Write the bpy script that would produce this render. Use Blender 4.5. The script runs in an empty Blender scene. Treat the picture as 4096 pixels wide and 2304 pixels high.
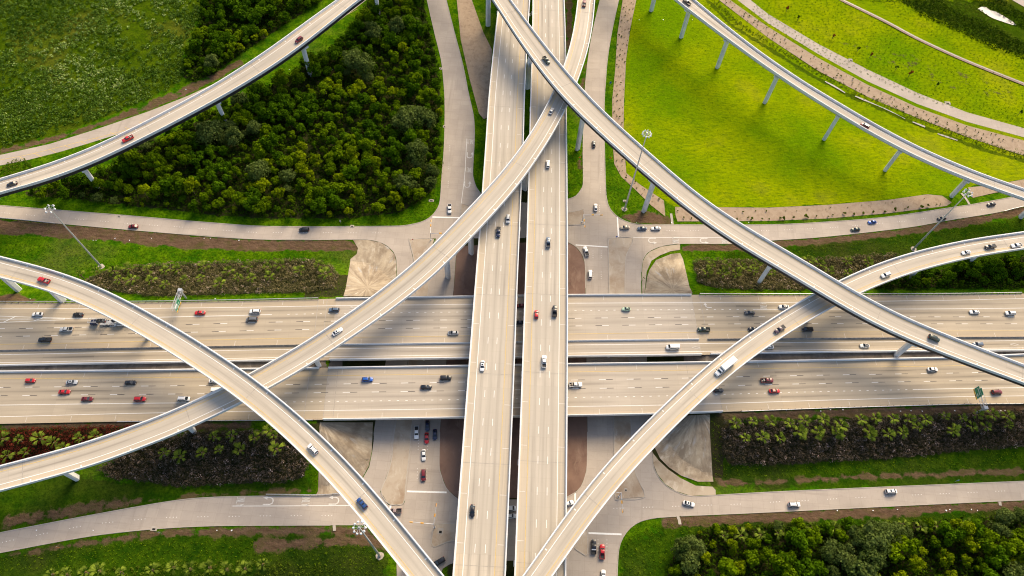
import bpy, bmesh, math, random
import numpy as np
from mathutils import Vector, Matrix
from mathutils.geometry import tessellate_polygon
random.seed(7); RNG = np.random.default_rng(7)
SC = bpy.context.scene
COL = SC.collection

# ------------------------------------------------------------------ camera
F, CEN, NADIR, H = 2832.0, np.array([2048., 1152.]), np.array([1922., 2778.]), 294.0
_dn = NADIR - CEN
TILT = math.atan(np.hypot(*_dn) / F)
_d = _dn / np.hypot(*_dn); _r = np.array([_d[1], -_d[0]])
FW = np.array([0, math.sin(TILT), -math.cos(TILT)])
DW = np.array([0, -math.cos(TILT), -math.sin(TILT)])
RW = np.array([1., 0, 0])
cam = bpy.data.objects.new('camera', bpy.data.cameras.new('camera')); COL.objects.link(cam)
cam.data.sensor_width = 36; cam.data.lens = F / 4096 * 36
cam.data.clip_start = 1; cam.data.clip_end = 9000
_X = RW * _r[0] + DW * _d[0]; _Y = -(RW * _r[1] + DW * _d[1]); _Z = -FW
M4 = Matrix([[_X[i], _Y[i], _Z[i], (0, 0, H)[i]] for i in range(3)] + [[0, 0, 0, 1]])
cam.matrix_world = M4
SC.camera = cam

# ------------------------------------------------------------------ light
SUN_EL, SUN_AZ = 38.0, 24.0
w = bpy.data.worlds.new('World'); SC.world = w; w.use_nodes = True
nt = w.node_tree; bg = nt.nodes['Background']
sky = nt.nodes.new('ShaderNodeTexSky'); sky.sky_type = 'NISHITA'; sky.sun_disc = False
sky.sun_elevation = math.radians(SUN_EL); sky.sun_rotation = math.radians(SUN_AZ)
sky.air_density = 1.0; sky.dust_density = 3.0
nt.links.new(sky.outputs[0], bg.inputs[0]); bg.inputs[1].default_value = 0.145
sl = bpy.data.lights.new('sun', 'SUN'); sl.energy = 3.3; sl.angle = math.radians(34); sl.color = (1.0, 0.80, 0.52)
sun = bpy.data.objects.new('sun', sl); COL.objects.link(sun)
_e, _a = math.radians(SUN_EL), math.radians(SUN_AZ)
sun.rotation_euler = (-Vector((math.cos(_e) * math.sin(_a), math.cos(_e) * math.cos(_a), math.sin(_e)))).to_track_quat('-Z', 'Y').to_euler()
sun.location = (150, 300, 300)
SC.view_settings.view_transform = 'Standard'; SC.view_settings.look = 'None'
SC.view_settings.exposure = 0.6; SC.view_settings.gamma = 1
SC.render.engine = 'CYCLES'; SC.cycles.pixel_filter_type = 'BLACKMAN_HARRIS'; SC.cycles.filter_width = 1.1
SC.cycles.max_bounces = 5; SC.cycles.diffuse_bounces = 3; SC.cycles.glossy_bounces = 2
SC.cycles.transmission_bounces = 2; SC.cycles.transparent_max_bounces = 4

# ------------------------------------------------------------------ pixel <-> world
def ray(p):
    q = (np.asarray(p, float) - CEN) / F
    return FW + DW * (q @ _d) + RW * (q @ _r)
def un(p, z=0.0):
    v = ray(p); t = (z - H) / v[2]
    return np.array([0, 0, H]) + t * v
def rc(k, x, y):                      # close-up k = row*10+column of the 4x4 study grid
    return ((k % 10) * 1024 + x * .39752, (k // 10) * 576 + y * .39752)
def unT(p, off=0.0):                  # pixel to terrain
    z = 0.0
    for _ in range(6):
        P = un(p, z + off); z = float(T(P[0], P[1]))
    return np.array([P[0], P[1], z + off])

# ------------------------------------------------------------------ naming / tagging
def tag(o, label=None, cat=None, group=None, kind=None):
    if label: o['label'] = label
    if cat: o['category'] = cat
    if group: o['group'] = group
    if kind: o['kind'] = kind
    return o
def empty(name, loc=(0, 0, 0), rz=0.0):
    o = bpy.data.objects.new(name, None); COL.objects.link(o)
    o.location = loc; o.rotation_euler = (0, 0, rz); o.empty_display_size = .5
    return o
def link(name, me, parent=None, mats=()):
    o = bpy.data.objects.new(name, me); COL.objects.link(o)
    for m in mats: me.materials.append(m)
    if parent is not None: o.parent = parent
    return o
def mesh(name, V, Fc, mi=None, smooth=False):
    me = bpy.data.meshes.new(name); me.from_pydata([tuple(map(float, v)) for v in V], [], Fc)
    if mi is not None: me.polygons.foreach_set('material_index', mi)
    if smooth: me.polygons.foreach_set('use_smooth', [True] * len(me.polygons))
    me.update(); return me
def bulk(name, V, loops, n):          # numpy mesh of n-gons
    me = bpy.data.meshes.new(name); V = np.asarray(V, np.float32); nf = len(loops)
    me.vertices.add(len(V)); me.vertices.foreach_set('co', V.ravel())
    me.loops.add(nf * n); me.loops.foreach_set('vertex_index', np.asarray(loops, np.int32).ravel())
    me.polygons.add(nf); me.polygons.foreach_set('loop_start', np.arange(nf, dtype=np.int32) * n)
    me.update(calc_edges=True); return me
def copy_tree(o, parent=None):
    c = o.copy(); COL.objects.link(c)
    if parent is not None: c.parent = parent
    for ch in list(o.children): copy_tree(ch, c)
    return c

class MB:
    def __init__(s): s.V = []; s.F = []; s.M = []
    def add(s, V, Fc, m=0):
        b = len(s.V); s.V += [tuple(v) for v in V]; s.F += [tuple(i + b for i in f) for f in Fc]; s.M += [m] * len(Fc)
    def box(s, c, d, m=0, rz=0.0, top=1.0):
        hx, hy, hz = d[0] / 2, d[1] / 2, d[2] / 2; ca, sa = math.cos(rz), math.sin(rz); V = []
        for z, k in ((-hz, 1), (hz, top)):
            for x, y in ((-hx, -hy), (hx, -hy), (hx, hy), (-hx, hy)):
                x *= k; y *= k
                V.append((c[0] + x * ca - y * sa, c[1] + x * sa + y * ca, c[2] + z))
        s.add(V, [(3, 2, 1, 0), (4, 5, 6, 7), (0, 1, 5, 4), (1, 2, 6, 5), (2, 3, 7, 6), (3, 0, 4, 7)], m)
    def tube(s, a, b, r0, r1=None, n=8, m=0):
        a, b = Vector(a), Vector(b); r1 = r0 if r1 is None else r1
        d = (b - a).normalized(); u = d.orthogonal().normalized(); v = d.cross(u); V = []
        for p, r in ((a, r0), (b, r1)):
            for i in range(n):
                t = 2 * math.pi * i / n; V.append(p + u * (r * math.cos(t)) + v * (r * math.sin(t)))
        Fc = [(i, (i + 1) % n, n + (i + 1) % n, n + i) for i in range(n)] + [tuple(range(n - 1, -1, -1)), tuple(range(n, 2 * n))]
        s.add(V, Fc, m)
    def prism(s, poly, z0, z1, m=0, k=1.0):
        n = len(poly); cx = sum(p[0] for p in poly) / n; cy = sum(p[1] for p in poly) / n
        V = [(p[0], p[1], z0) for p in poly] + [(cx + (p[0] - cx) * k, cy + (p[1] - cy) * k, z1) for p in poly]
        s.add(V, [(i, (i + 1) % n, n + (i + 1) % n, n + i) for i in range(n)] + [tuple(range(n - 1, -1, -1)), tuple(range(n, 2 * n))], m)
    def build(s, name, mats, parent=None, smooth=False):
        return link(name, mesh(name, s.V, s.F, s.M, smooth), parent, mats)

# ------------------------------------------------------------------ materials
def N(nt, typ, **kw):
    n = nt.nodes.new(typ)
    for k, v in kw.items(): setattr(n, k, v)
    return n
def mix(nt, a, b, fac, mode='MIX'):
    n = N(nt, 'ShaderNodeMix', data_type='RGBA', blend_type=mode)
    for sock, v in ((n.inputs['Factor'], fac), (n.inputs['A'], a), (n.inputs['B'], b)):
        if hasattr(v, 'is_linked'): nt.links.new(v, sock)
        elif isinstance(v, (int, float)): sock.default_value = v
        else: sock.default_value = (*v, 1)
    return n.outputs['Result']
def math_n(nt, op, a, b=0.0, c=None):
    n = N(nt, 'ShaderNodeMath', operation=op)
    for i, v in enumerate((a, b, c)):
        if v is None: continue
        if hasattr(v, 'is_linked'): nt.links.new(v, n.inputs[i])
        else: n.inputs[i].default_value = v
    return n.outputs[0]
def ramp(nt, v, a, b):
    n = N(nt, 'ShaderNodeMapRange', clamp=True); nt.links.new(v, n.inputs[0])
    n.inputs[1].default_value = a; n.inputs[2].default_value = b
    return n.outputs[0]
def noise(nt, vec, scale, detail=3, rough=.55, sx=1, sy=1, sz=1):
    mp = N(nt, 'ShaderNodeMapping'); mp.inputs['Scale'].default_value = (sx, sy, sz); nt.links.new(vec, mp.inputs[0])
    n = N(nt, 'ShaderNodeTexNoise'); n.inputs['Scale'].default_value = scale; n.inputs['Detail'].default_value = detail
    n.inputs['Roughness'].default_value = rough; nt.links.new(mp.outputs[0], n.inputs['Vector'])
    return n.outputs['Fac']
def newmat(name):
    m = bpy.data.materials.new(name); m.use_nodes = True
    return m, m.node_tree, m.node_tree.nodes['Principled BSDF']
def pos(nt): return N(nt, 'ShaderNodeNewGeometry').outputs['Position']
def bump(nt, bs, h, strength, dist=.2):
    b = N(nt, 'ShaderNodeBump'); b.inputs['Strength'].default_value = strength; b.inputs['Distance'].default_value = dist
    nt.links.new(h, b.inputs['Height']); nt.links.new(b.outputs[0], bs.inputs['Normal'])
def plain(name, col, rough=.6, var=.12, scale=.5, metal=0.0, spec=.3):
    m, nt, bs = newmat(name); p = pos(nt)
    f = noise(nt, p, scale, 4); c = mix(nt, tuple(x * (1 - var) for x in col), tuple(min(1, x * (1 + var)) for x in col), ramp(nt, f, .3, .7))
    nt.links.new(c, bs.inputs['Base Color']); bs.inputs['Roughness'].default_value = rough
    bs.inputs['Metallic'].default_value = metal; bs.inputs['Specular IOR Level'].default_value = spec
    return m
def road_mat(name, base, joint=5.5, wk=.9):
    """concrete carriageway: UV = metres along / across; colour attribute r = tyre wear, g = shoulder dirt"""
    m, nt, bs = newmat(name); uv = N(nt, 'ShaderNodeUVMap').outputs[0]; p = pos(nt)
    at = N(nt, 'ShaderNodeAttribute', attribute_name='wear'); sep = N(nt, 'ShaderNodeSeparateColor'); nt.links.new(at.outputs['Color'], sep.inputs[0])
    c = mix(nt, tuple(x * .9 for x in base), tuple(x * 1.08 for x in base), ramp(nt, noise(nt, p, .045, 4), .3, .7))
    c = mix(nt, c, tuple(x * f for x, f in zip(base, (.94, .88, .78))), math_n(nt, 'MULTIPLY', sep.outputs[1], .75))
    st = noise(nt, uv, 1, 4, .6, .025, 1.1, 1)                       # long streaks
    c = mix(nt, c, tuple(x * .62 for x in base), math_n(nt, 'MULTIPLY', ramp(nt, st, .46, .76), .7))
    wr = math_n(nt, 'MULTIPLY', sep.outputs[0], ramp(nt, noise(nt, uv, 1, 3, .6, .014, .25, 1), .34, .62))
    c = mix(nt, c, tuple(x * .34 for x in base), math_n(nt, 'MULTIPLY', wr, wk))
    su = N(nt, 'ShaderNodeSeparateXYZ'); nt.links.new(uv, su.inputs[0])
    fr = math_n(nt, 'FRACT', math_n(nt, 'DIVIDE', su.outputs[0], joint)); ln = math_n(nt, 'LESS_THAN', fr, .02)
    c = mix(nt, c, tuple(x * .55 for x in base), math_n(nt, 'MULTIPLY', ln, .3))
    slab = N(nt, 'ShaderNodeTexWhiteNoise', noise_dimensions='1D'); nt.links.new(math_n(nt, 'FLOOR', math_n(nt, 'DIVIDE', su.outputs[0], joint * 4)), slab.inputs['W'])
    c = mix(nt, c, tuple(x * .82 for x in base), math_n(nt, 'MULTIPLY', slab.outputs['Value'], .55))
    c = mix(nt, c, tuple(x * .6 for x in base), math_n(nt, 'MULTIPLY', ramp(nt, noise(nt, p, .6, 5, .7), .62, .8), .3))
    nt.links.new(c, bs.inputs['Base Color']); bs.inputs['Roughness'].default_value = .82; bs.inputs['Specular IOR Level'].default_value = .25
    return m
def street_mat(name, base):
    m, nt, bs = newmat(name); p = pos(nt)
    c = mix(nt, tuple(x * .84 for x in base), tuple(x * 1.08 for x in base), ramp(nt, noise(nt, p, .06, 5, .6), .3, .7))
    c = mix(nt, c, tuple(x * .6 for x in base), math_n(nt, 'MULTIPLY', ramp(nt, noise(nt, p, .9, 5, .7), .56, .8), .45))
    br = N(nt, 'ShaderNodeTexBrick', offset=0.0); nt.links.new(p, br.inputs['Vector'])
    br.inputs['Scale'].default_value = 1; br.inputs['Brick Width'].default_value = 4.6; br.inputs['Row Height'].default_value = 3.7
    br.inputs['Mortar Size'].default_value = .045; br.inputs['Color1'].default_value = (1, 1, 1, 1); br.inputs['Color2'].default_value = (.86, .86, .87, 1); br.inputs['Mortar'].default_value = (.66, .64, .62, 1)
    c = mix(nt, c, br.outputs['Color'], .55, 'MULTIPLY')
    st = noise(nt, p, .25, 4, .6, .1, 1.6, 1); st2 = noise(nt, p, .25, 4, .6, 1.6, .1, 1)
    c = mix(nt, c, tuple(x * .55 for x in base), math_n(nt, 'MULTIPLY', ramp(nt, math_n(nt, 'MAXIMUM', st, st2), .58, .8), .5))
    nt.links.new(c, bs.inputs['Base Color']); bs.inputs['Roughness'].default_value = .85; bs.inputs['Specular IOR Level'].default_value = .2
    return m
def stained(name, base, dark, light, sc=.12):
    m, nt, bs = newmat(name); p = pos(nt)
    dn = N(nt, 'ShaderNodeTexNoise'); dn.inputs['Scale'].default_value = .15; nt.links.new(p, dn.inputs['Vector'])
    v = N(nt, 'ShaderNodeVectorMath', operation='MULTIPLY_ADD'); nt.links.new(dn.outputs['Color'], v.inputs[0]); v.inputs[1].default_value = (5, 5, 0); nt.links.new(p, v.inputs[2])
    a = noise(nt, v.outputs[0], sc, 6, .65); b = noise(nt, v.outputs[0], sc * 2.5, 6, .7, 1, .35, 1)
    c = mix(nt, base, dark, ramp(nt, a, .45, .7)); c = mix(nt, c, light, math_n(nt, 'MULTIPLY', ramp(nt, b, .55, .72), .8))
    nt.links.new(c, bs.inputs['Base Color']); bs.inputs['Roughness'].default_value = .9; bs.inputs['Specular IOR Level'].default_value = .15
    return m
def fan_mat(name, base, dark, light):
    m, nt, bs = newmat(name); o = N(nt, 'ShaderNodeTexCoord').outputs['Object']; sp = N(nt, 'ShaderNodeSeparateXYZ'); nt.links.new(o, sp.inputs[0])
    an = math_n(nt, 'ARCTAN2', sp.outputs[1], sp.outputs[0]); rd = N(nt, 'ShaderNodeVectorMath', operation='LENGTH'); nt.links.new(o, rd.inputs[0])
    cb = N(nt, 'ShaderNodeCombineXYZ'); nt.links.new(math_n(nt, 'MULTIPLY', an, 3.6), cb.inputs[0]); nt.links.new(math_n(nt, 'MULTIPLY', rd.outputs['Value'], .07), cb.inputs[1])
    a = noise(nt, cb.outputs[0], 1.0, 5, .65); b = noise(nt, cb.outputs[0], 2.6, 5, .7); g = noise(nt, o, .12, 5, .65)
    c = mix(nt, base, dark, math_n(nt, 'MULTIPLY', ramp(nt, a, .40, .60), .65)); c = mix(nt, c, light, math_n(nt, 'MULTIPLY', math_n(nt, 'MULTIPLY', ramp(nt, b, .5, .70), ramp(nt, g, .62, .4)), .8)); c = mix(nt, c, dark, math_n(nt, 'MULTIPLY', ramp(nt, g, .5, .68), .6))
    c = mix(nt, c, (.42, .43, .43), math_n(nt, 'MULTIPLY', ramp(nt, noise(nt, cb.outputs[0], 1.7, 3), .6, .72), .5))
    nt.links.new(c, bs.inputs['Base Color']); bs.inputs['Roughness'].default_value = .9; bs.inputs['Specular IOR Level'].default_value = .15
    return m
def leaf_mat(name, ca, cb, trans=.3, inst=.5, cc=None):
    m, nt, bs = newmat(name); at = N(nt, 'ShaderNodeAttribute', attribute_name='tint'); oi = N(nt, 'ShaderNodeObjectInfo')
    f = math_n(nt, 'ADD', math_n(nt, 'MULTIPLY', at.outputs['Fac'], 1 - inst), math_n(nt, 'MULTIPLY', oi.outputs['Random'], inst))
    c = mix(nt, ca, cb, f)
    if cc: c = mix(nt, c, cc, math_n(nt, 'GREATER_THAN', at.outputs['Fac'], .86))
    nt.links.new(c, bs.inputs['Base Color']); bs.inputs['Roughness'].default_value = .85; bs.inputs['Specular IOR Level'].default_value = .03
    tr = N(nt, 'ShaderNodeBsdfTranslucent'); nt.links.new(c, tr.inputs[0])
    mx = N(nt, 'ShaderNodeMixShader'); mx.inputs[0].default_value = trans
    nt.links.new(bs.outputs[0], mx.inputs[1]); nt.links.new(tr.outputs[0], mx.inputs[2])
    nt.links.new(mx.outputs[0], nt.nodes['Material Output'].inputs[0])
    return m
CONC = (.50, .435, .355)
M = dict(
    deck=road_mat('deck_concrete', (.515, .455, .37), 5.5, .65), span=road_mat('overpass_concrete', (.475, .415, .34), 5.5, .7), hwy=road_mat('highway_concrete', (.45, .38, .285), 5.5, 1.0),
    street=street_mat('street_concrete', (.43, .37, .31)), lane=road_mat('side_road_concrete', (.50, .44, .37)),
    parapet=plain('parapet_concrete', (.70, .70, .69), .8, .06, .3), girder=plain('box_girder_concrete', (.42, .43, .45), .8, .1, .2),
    steel=plain('weathered_steel', (.035, .03, .03), .6, .2, .3), pier=plain('pier_concrete', (.68, .68, .67), .85, .12, .25),
    white=plain('road_paint_white', (.80, .79, .75), .6, .08, 1.5), yellow=plain('road_paint_yellow', (.60, .43, .15), .6, .12, 1.0),
    black=plain('road_paint_black', (.06, .055, .055), .7, .2, 1.0), joint=plain('joint_steel', (.36, .32, .27), .7, .2, 1.0),
    kerb=plain('kerb_concrete', (.40, .355, .30), .85, .12, .4),
    island=stained('island_paving', (.42, .35, .27), (.30, .22, .15), (.52, .46, .38)),
    fan=stained('slope_paving', (.42, .35, .26), (.26, .19, .12), (.60, .53, .43), .09),
    fanr=fan_mat('fan_paving', (.42, .345, .245), (.17, .125, .085), (.60, .53, .42)), brick=stained('red_brown_paving', (.215, .135, .10), (.14, .085, .065), (.29, .20, .15), .08),
    mulch=stained('mulch', (.35, .265, .185), (.25, .18, .12), (.43, .345, .26), .35),
    galv=plain('galvanised_steel', (.55, .56, .58), .45, .06, 1.0, .5), lampw=plain('lamp_white', (.85, .85, .86), .4, .04, 2),
    signgreen=plain('sign_green', (.0, .22, .10), .4, .04, 1), signyel=plain('sign_yellow', (.85, .52, .0), .4, .04, 1),
    signor=plain('sign_orange', (.85, .28, .02), .4, .04, 1), signblue=plain('sign_blue', (.05, .13, .5), .4, .04, 1), amber=plain('signal_yellow', (.80, .40, .03), .45, .05, 2),
    red=plain('sign_red', (.6, .03, .03), .4, .04, 1), darkbox=plain('dark_opening', (.015, .015, .015), .9, .2, 1),
    bark=plain('bark', (.12, .085, .055), .9, .25, 2), palmbark=plain('palm_bark', (.20, .15, .10), .9, .25, 2),
    glass=plain('car_glass', (.015, .022, .03), .08, .1, 1, 0, .6), tyre=plain('tyre', (.02, .02, .02), .85, .2, 3), rim=plain('wheel_rim', (.5, .5, .52), .3, .05, 3, .8),
    hl=plain('headlight', (.85, .85, .82), .15, .03, 3), tl=plain('taillight', (.45, .01, .01), .25, .05, 3), trim=plain('black_trim', (.03, .03, .032), .6, .1, 3),
    leafdark=leaf_mat('leaf_dark', (.018, .058, .001), (.115, .22, .003), .35, .35), leafmid=leaf_mat('leaf_mid_green', (.035, .085, .001), (.21, .31, .003), .35, .35), leafyel=leaf_mat('leaf_yellow_green', (.06, .11, .001), (.33, .40, .004), .35, .4),
    leafgrey=leaf_mat('leaf_grey_green', (.045, .08, .010), (.165, .215, .05), .35, .3), under=leaf_mat('undergrowth_leaf', (.012, .034, .001), (.06, .11, .003), .25, .0),
    palm=leaf_mat('palm_leaf', (.025, .060, .004), (.31, .40, .045), .3, .15), palmdead=leaf_mat('palm_dead_leaf', (.22, .15, .06), (.30, .22, .10), .2, .3),
    oleander=leaf_mat('oleander_leaf', (.045, .052, .012), (.29, .235, .11), .2, .0, (.48, .36, .29)),
    oleanderdark=leaf_mat('oleander_dark_leaf', (.018, .020, .010), (.165, .125, .09), .2, .0, (.40, .31, .28)),
    redshrub=leaf_mat('red_shrub_leaf', (.035, .012, .008), (.19, .035, .02), .2, .0), shrub=leaf_mat('verge_shrub_leaf', (.05, .09, .004), (.16, .21, .015), .25, .4),
    scrub=leaf_mat('meadow_scrub_leaf', (.025, .075, .002), (.20, .31, .045), .3, .0, (.42, .50, .17)), rust=leaf_mat('rust_leaf', (.22, .06, .01), (.32, .10, .02), .2, .3),
    tuft=leaf_mat('grass_tuft', (.05, .12, .002), (.19, .28, .006), .3, .0),
)
def paint(name, col, rough=.28):
    m, nt, bs = newmat('paint_' + name); bs.inputs['Base Color'].default_value = (*col, 1)
    bs.inputs['Roughness'].default_value = rough; bs.inputs['Coat Weight'].default_value = .4; bs.inputs['Coat Roughness'].default_value = .1
    return m
PAINT = {k: paint(k, c) for k, c in dict(white=(.80, .80, .78), silver=(.46, .48, .50), black=(.012, .012, .015), red=(.50, .012, .015), dkred=(.16, .012, .015),
         navy=(.015, .022, .06), blue=(.01, .09, .42), bluegrey=(.10, .14, .20), dkgreen=(.015, .035, .025), gold=(.50, .42, .29), mint=(.46, .62, .44),
         grey=(.13, .135, .145), dkgrey=(.05, .055, .065), plum=(.075, .045, .06), mauve=(.30, .22, .21), midblue=(.02, .06, .20)).items()}

# ------------------------------------------------------------------ helpers for shapes
def catmull(P, step=3.0):
    P = np.asarray(P, float); n = len(P); out = []
    for i in range(n - 1):
        p0, p1, p2, p3 = P[max(i - 1, 0)], P[i], P[i + 1], P[min(i + 2, n - 1)]
        k = max(2, int(np.hypot(*(p2 - p1)[:2]) / step))
        for j in range(k):
            t = j / k
            out.append(.5 * (2 * p1 + (p2 - p0) * t + (2 * p0 - 5 * p1 + 4 * p2 - p3) * t * t + (3 * p1 - p0 - 3 * p2 + p3) * t ** 3))
    out.append(P[-1]); return np.array(out)
def arclen(P): return np.r_[0, np.cumsum(np.hypot(*np.diff(P[:, :2], axis=0).T))]
def resample(P, step):
    s = arclen(P); n = max(2, int(round(s[-1] / step))); t = np.linspace(0, s[-1], n + 1)
    return np.stack([np.interp(t, s, P[:, i]) for i in range(P.shape[1])], 1)
def smooth1(A, k):
    if k < 2: return A
    pad = k // 2; B = np.pad(A, ((pad, pad), (0, 0)), mode='reflect', reflect_type='odd'); ker = np.ones(2 * pad + 1) / (2 * pad + 1)
    return np.stack([np.convolve(B[:, i], ker, 'valid') for i in range(A.shape[1])], 1)
def inpoly(X, Y, poly):
    ins = np.zeros(X.shape, bool); n = len(poly)
    for i in range(n):
        x0, y0 = poly[i][:2]; x1, y1 = poly[(i + 1) % n][:2]
        if y0 == y1: continue
        c = ((y0 > Y) != (y1 > Y)) & (X < (x1 - x0) * (Y - y0) / (y1 - y0) + x0)
        ins ^= c
    return ins
def distpoly(X, Y, poly, closed=True):
    D = np.full(X.shape, 1e9); n = len(poly)
    for i in range(n if closed else n - 1):
        x0, y0 = poly[i][:2]; x1, y1 = poly[(i + 1) % n][:2]; dx, dy = x1 - x0, y1 - y0; L = dx * dx + dy * dy + 1e-9
        t = np.clip(((X - x0) * dx + (Y - y0) * dy) / L, 0, 1)
        D = np.minimum(D, np.hypot(X - x0 - t * dx, Y - y0 - t * dy))
    return D
def sstep(a, b, x):
    t = np.clip((x - a) / (b - a), 0, 1); return t * t * (3 - 2 * t)

class Ribbon:
    """a road given by its two edges in the photograph and its real height profile"""
    def __init__(s, L, R, zf, step=4.0, sm=9, ext=70.0, rev=False):
        zs = lambda E: catmull([un(p, 0)[:2] for p in E])
        # lift: project every edge pixel at the height of the road there
        def edge(E):
            out = []
            for p in E:
                z = 12.0
                for _ in range(8):
                    P = un(p, z); z = float(zf(P[0], P[1]))
                out.append(P[:2])
            return resample(catmull(out), 2.0)
        l, r = edge(L), edge(R)
        n = int(max(arclen(l)[-1], arclen(r)[-1]) / step); l = resample(l, arclen(l)[-1] / (4 * n))
        c = []; wd = []
        for p in l[::4]:
            D = np.hypot(*(r - p).T); j = D.argmin()
            if 0 < j < len(r) - 1: c.append((p + r[j]) / 2); wd.append(D[j])
        c = np.array(c); c = resample(c, step); wd = np.interp(np.linspace(0, 1, len(c)), np.linspace(0, 1, len(wd)), wd)
        c = smooth1(c, sm); wd = smooth1(wd[:, None], 2 * sm + 1)[:, 0]
        k = int(ext / step)
        t0 = c[0] - c[2]; t0 /= np.hypot(*t0); t1 = c[-1] - c[-3]; t1 /= np.hypot(*t1)
        c = np.vstack([[c[0] + t0 * step * i for i in range(k, 0, -1)], c, [c[-1] + t1 * step * i for i in range(1, k + 1)]])
        wd = np.r_[[wd[0]] * k, wd, [wd[-1]] * k]
        s.c = c; s.w = wd; s.z = np.array([float(zf(*p)) for p in c]); s.z = smooth1(s.z[:, None], 7)[:, 0]
        t = np.gradient(c, axis=0); t /= np.hypot(*t.T)[:, None]; s.t = t; s.n = np.c_[t[:, 1], -t[:, 0]]  # n points to the right of travel along the list (L -> R)
        s.s = arclen(c)
        if ((r[len(r) // 2] - l[len(l) // 2]) @ s.n[len(c) // 2]) < 0: s.n = -s.n
    def pt(s, sv, f=None, off=None, dz=0.0):
        x = np.interp(sv, s.s, s.c[:, 0]); y = np.interp(sv, s.s, s.c[:, 1]); nx = np.interp(sv, s.s, s.n[:, 0]); ny = np.interp(sv, s.s, s.n[:, 1])
        wv = np.interp(sv, s.s, s.w); z = np.interp(sv, s.s, s.z)
        o = (f - .5) * wv if f is not None else off
        return np.array([x + nx * o, y + ny * o, z + dz])
    def near(s, x, y):
        i = np.hypot(s.c[:, 0] - x, s.c[:, 1] - y).argmin()
        return s.s[i], s.z[i], s.t[i], (s.c[i] - (x, y))
    def place(s, px, dz=.0):
        z = 12.
        for _ in range(8):
            P = un(px, z + dz); z = s.near(P[0], P[1])[1]
        return P[0], P[1], z, s.near(P[0], P[1])[2]
    def rng(s, xa=None, xb=None):
        if xa is None: return 0, len(s.c)
        i = np.where((s.c[:, 0] >= xa) & (s.c[:, 0] <= xb))[0]; return i[0], i[-1] + 1
    def sheet(s, name, m, wear, shoulders, parent=None, thick=.3, inset=0.0, cols=44, i0=0, i1=None, dz=0.0):
        i1 = i1 or len(s.c); n = i1 - i0; fs = np.linspace(0, 1, cols); V = []; C = []; U = []
        for i in range(i0, i1):
            for f in fs:
                o = (f - .5) * (s.w[i] - 2 * inset); V.append((*(s.c[i] + s.n[i] * o), s.z[i] + dz)); U.append((s.s[i], o))
                wv = max([max(math.exp(-((f - a) * s.w[i] / .5) ** 2), .55 * math.exp(-((f - a) * s.w[i] / 1.1) ** 2)) for a in wear(s.c[i][0])] + [0.0])
                a, b = shoulders; sh = 1.0 if (f < a or f > b) else 0.0
                C.append((wv, sh, 0, 1))
        nt_ = len(V); Fc = []
        for i in range(n - 1):
            for j in range(cols - 1):
                a = i * cols + j; Fc.append((a, a + 1, a + cols + 1, a + cols))
        bv = len(V)
        for i in range(n): 
            for j in (0, cols - 1): x = V[i * cols + j]; V.append((x[0], x[1], x[2] - thick)); U.append(U[i * cols + j]); C.append((0, 0, 0, 1))
        for i in range(n - 1):
            a = i * cols; b = bv + 2 * i; Fc += [(a, a + cols, b + 2, b), (a + cols - 1, b + 1, b + 3, a + 2 * cols - 1), (b, b + 2, b + 3, b + 1)]
        me = mesh(name, V, Fc); uvl = me.uv_layers.new(name='UVMap'); li = np.empty(len(me.loops), np.int32); me.loops.foreach_get('vertex_index', li)
        uvl.data.foreach_set('uv', np.array(U, np.float32)[li].ravel())
        at = me.color_attributes.new('wear', 'FLOAT_COLOR', 'POINT'); at.data.foreach_set('color', np.array(C, np.float32).ravel())
        return link(name, me, parent, [m])
    def sweep(s, name, prof, mats, parent=None, side=0, i0=0, i1=None, studs=None):
        """closed profile [(offset, z)] swept along; side -1 = L edge, +1 = R edge, 0 = centre (offsets in half widths then)"""
        i1 = i1 or len(s.c); b = MB(); k = len(prof); V = []
        for i in range(i0, i1):
            for o, z in prof:
                oo = o if side == 0 else side * (s.w[i] / 2 - o)
                if side == 0: oo = o[0] * s.w[i] / 2 + o[1] if isinstance(o, tuple) else o
                V.append((*(s.c[i] + s.n[i] * oo), s.z[i] + z))
        Fc = []
        for i in range(i1 - i0 - 1):
            for j in range(k): a = i * k + j; a2 = i * k + (j + 1) % k; Fc.append((a, a2, a2 + k, a + k))
        Fc += [tuple(range(k - 1, -1, -1)), tuple(range(len(V) - k, len(V)))]
        b.add(V, Fc)
        if studs:
            for sv in np.arange(s.s[i0] + 3, s.s[i1 - 1], studs[0]):
                p = s.pt(sv, off=side * (np.interp(sv, s.s, s.w) / 2 - .2)); tt = s.near(p[0], p[1])[2]
                b.box((p[0], p[1], p[2] + studs[1]), (.5, .26, .14), 1, math.atan2(tt[1], tt[0]))
        return b.build(name, mats, parent)
    def line(s, b, f, width, m=0, dash=None, s0=None, s1=None, dz=.035, phase=0.0, xa=None, xb=None):
        s0 = s.s[0] if s0 is None else s0; s1 = s.s[-1] if s1 is None else s1
        ff = f if callable(f) else (lambda x: f)
        def strip(a, c):
            n = max(1, int((c - a) / 4)); V = []
            for i in range(n + 1):
                sv = a + (c - a) * i / n; x = np.interp(sv, s.s, s.c[:, 0]); wv = np.interp(sv, s.s, s.w); o = (ff(x) - .5) * wv
                V += [s.pt(sv, off=o - width / 2, dz=dz), s.pt(sv, off=o + width / 2, dz=dz)]
            b.add(V, [(2 * i, 2 * i + 1, 2 * i + 3, 2 * i + 2) for i in range(n)], m)
        def ok(sv):
            if xa is None: return True
            x = np.interp(sv, s.s, s.c[:, 0]); return xa <= x <= xb
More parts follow.
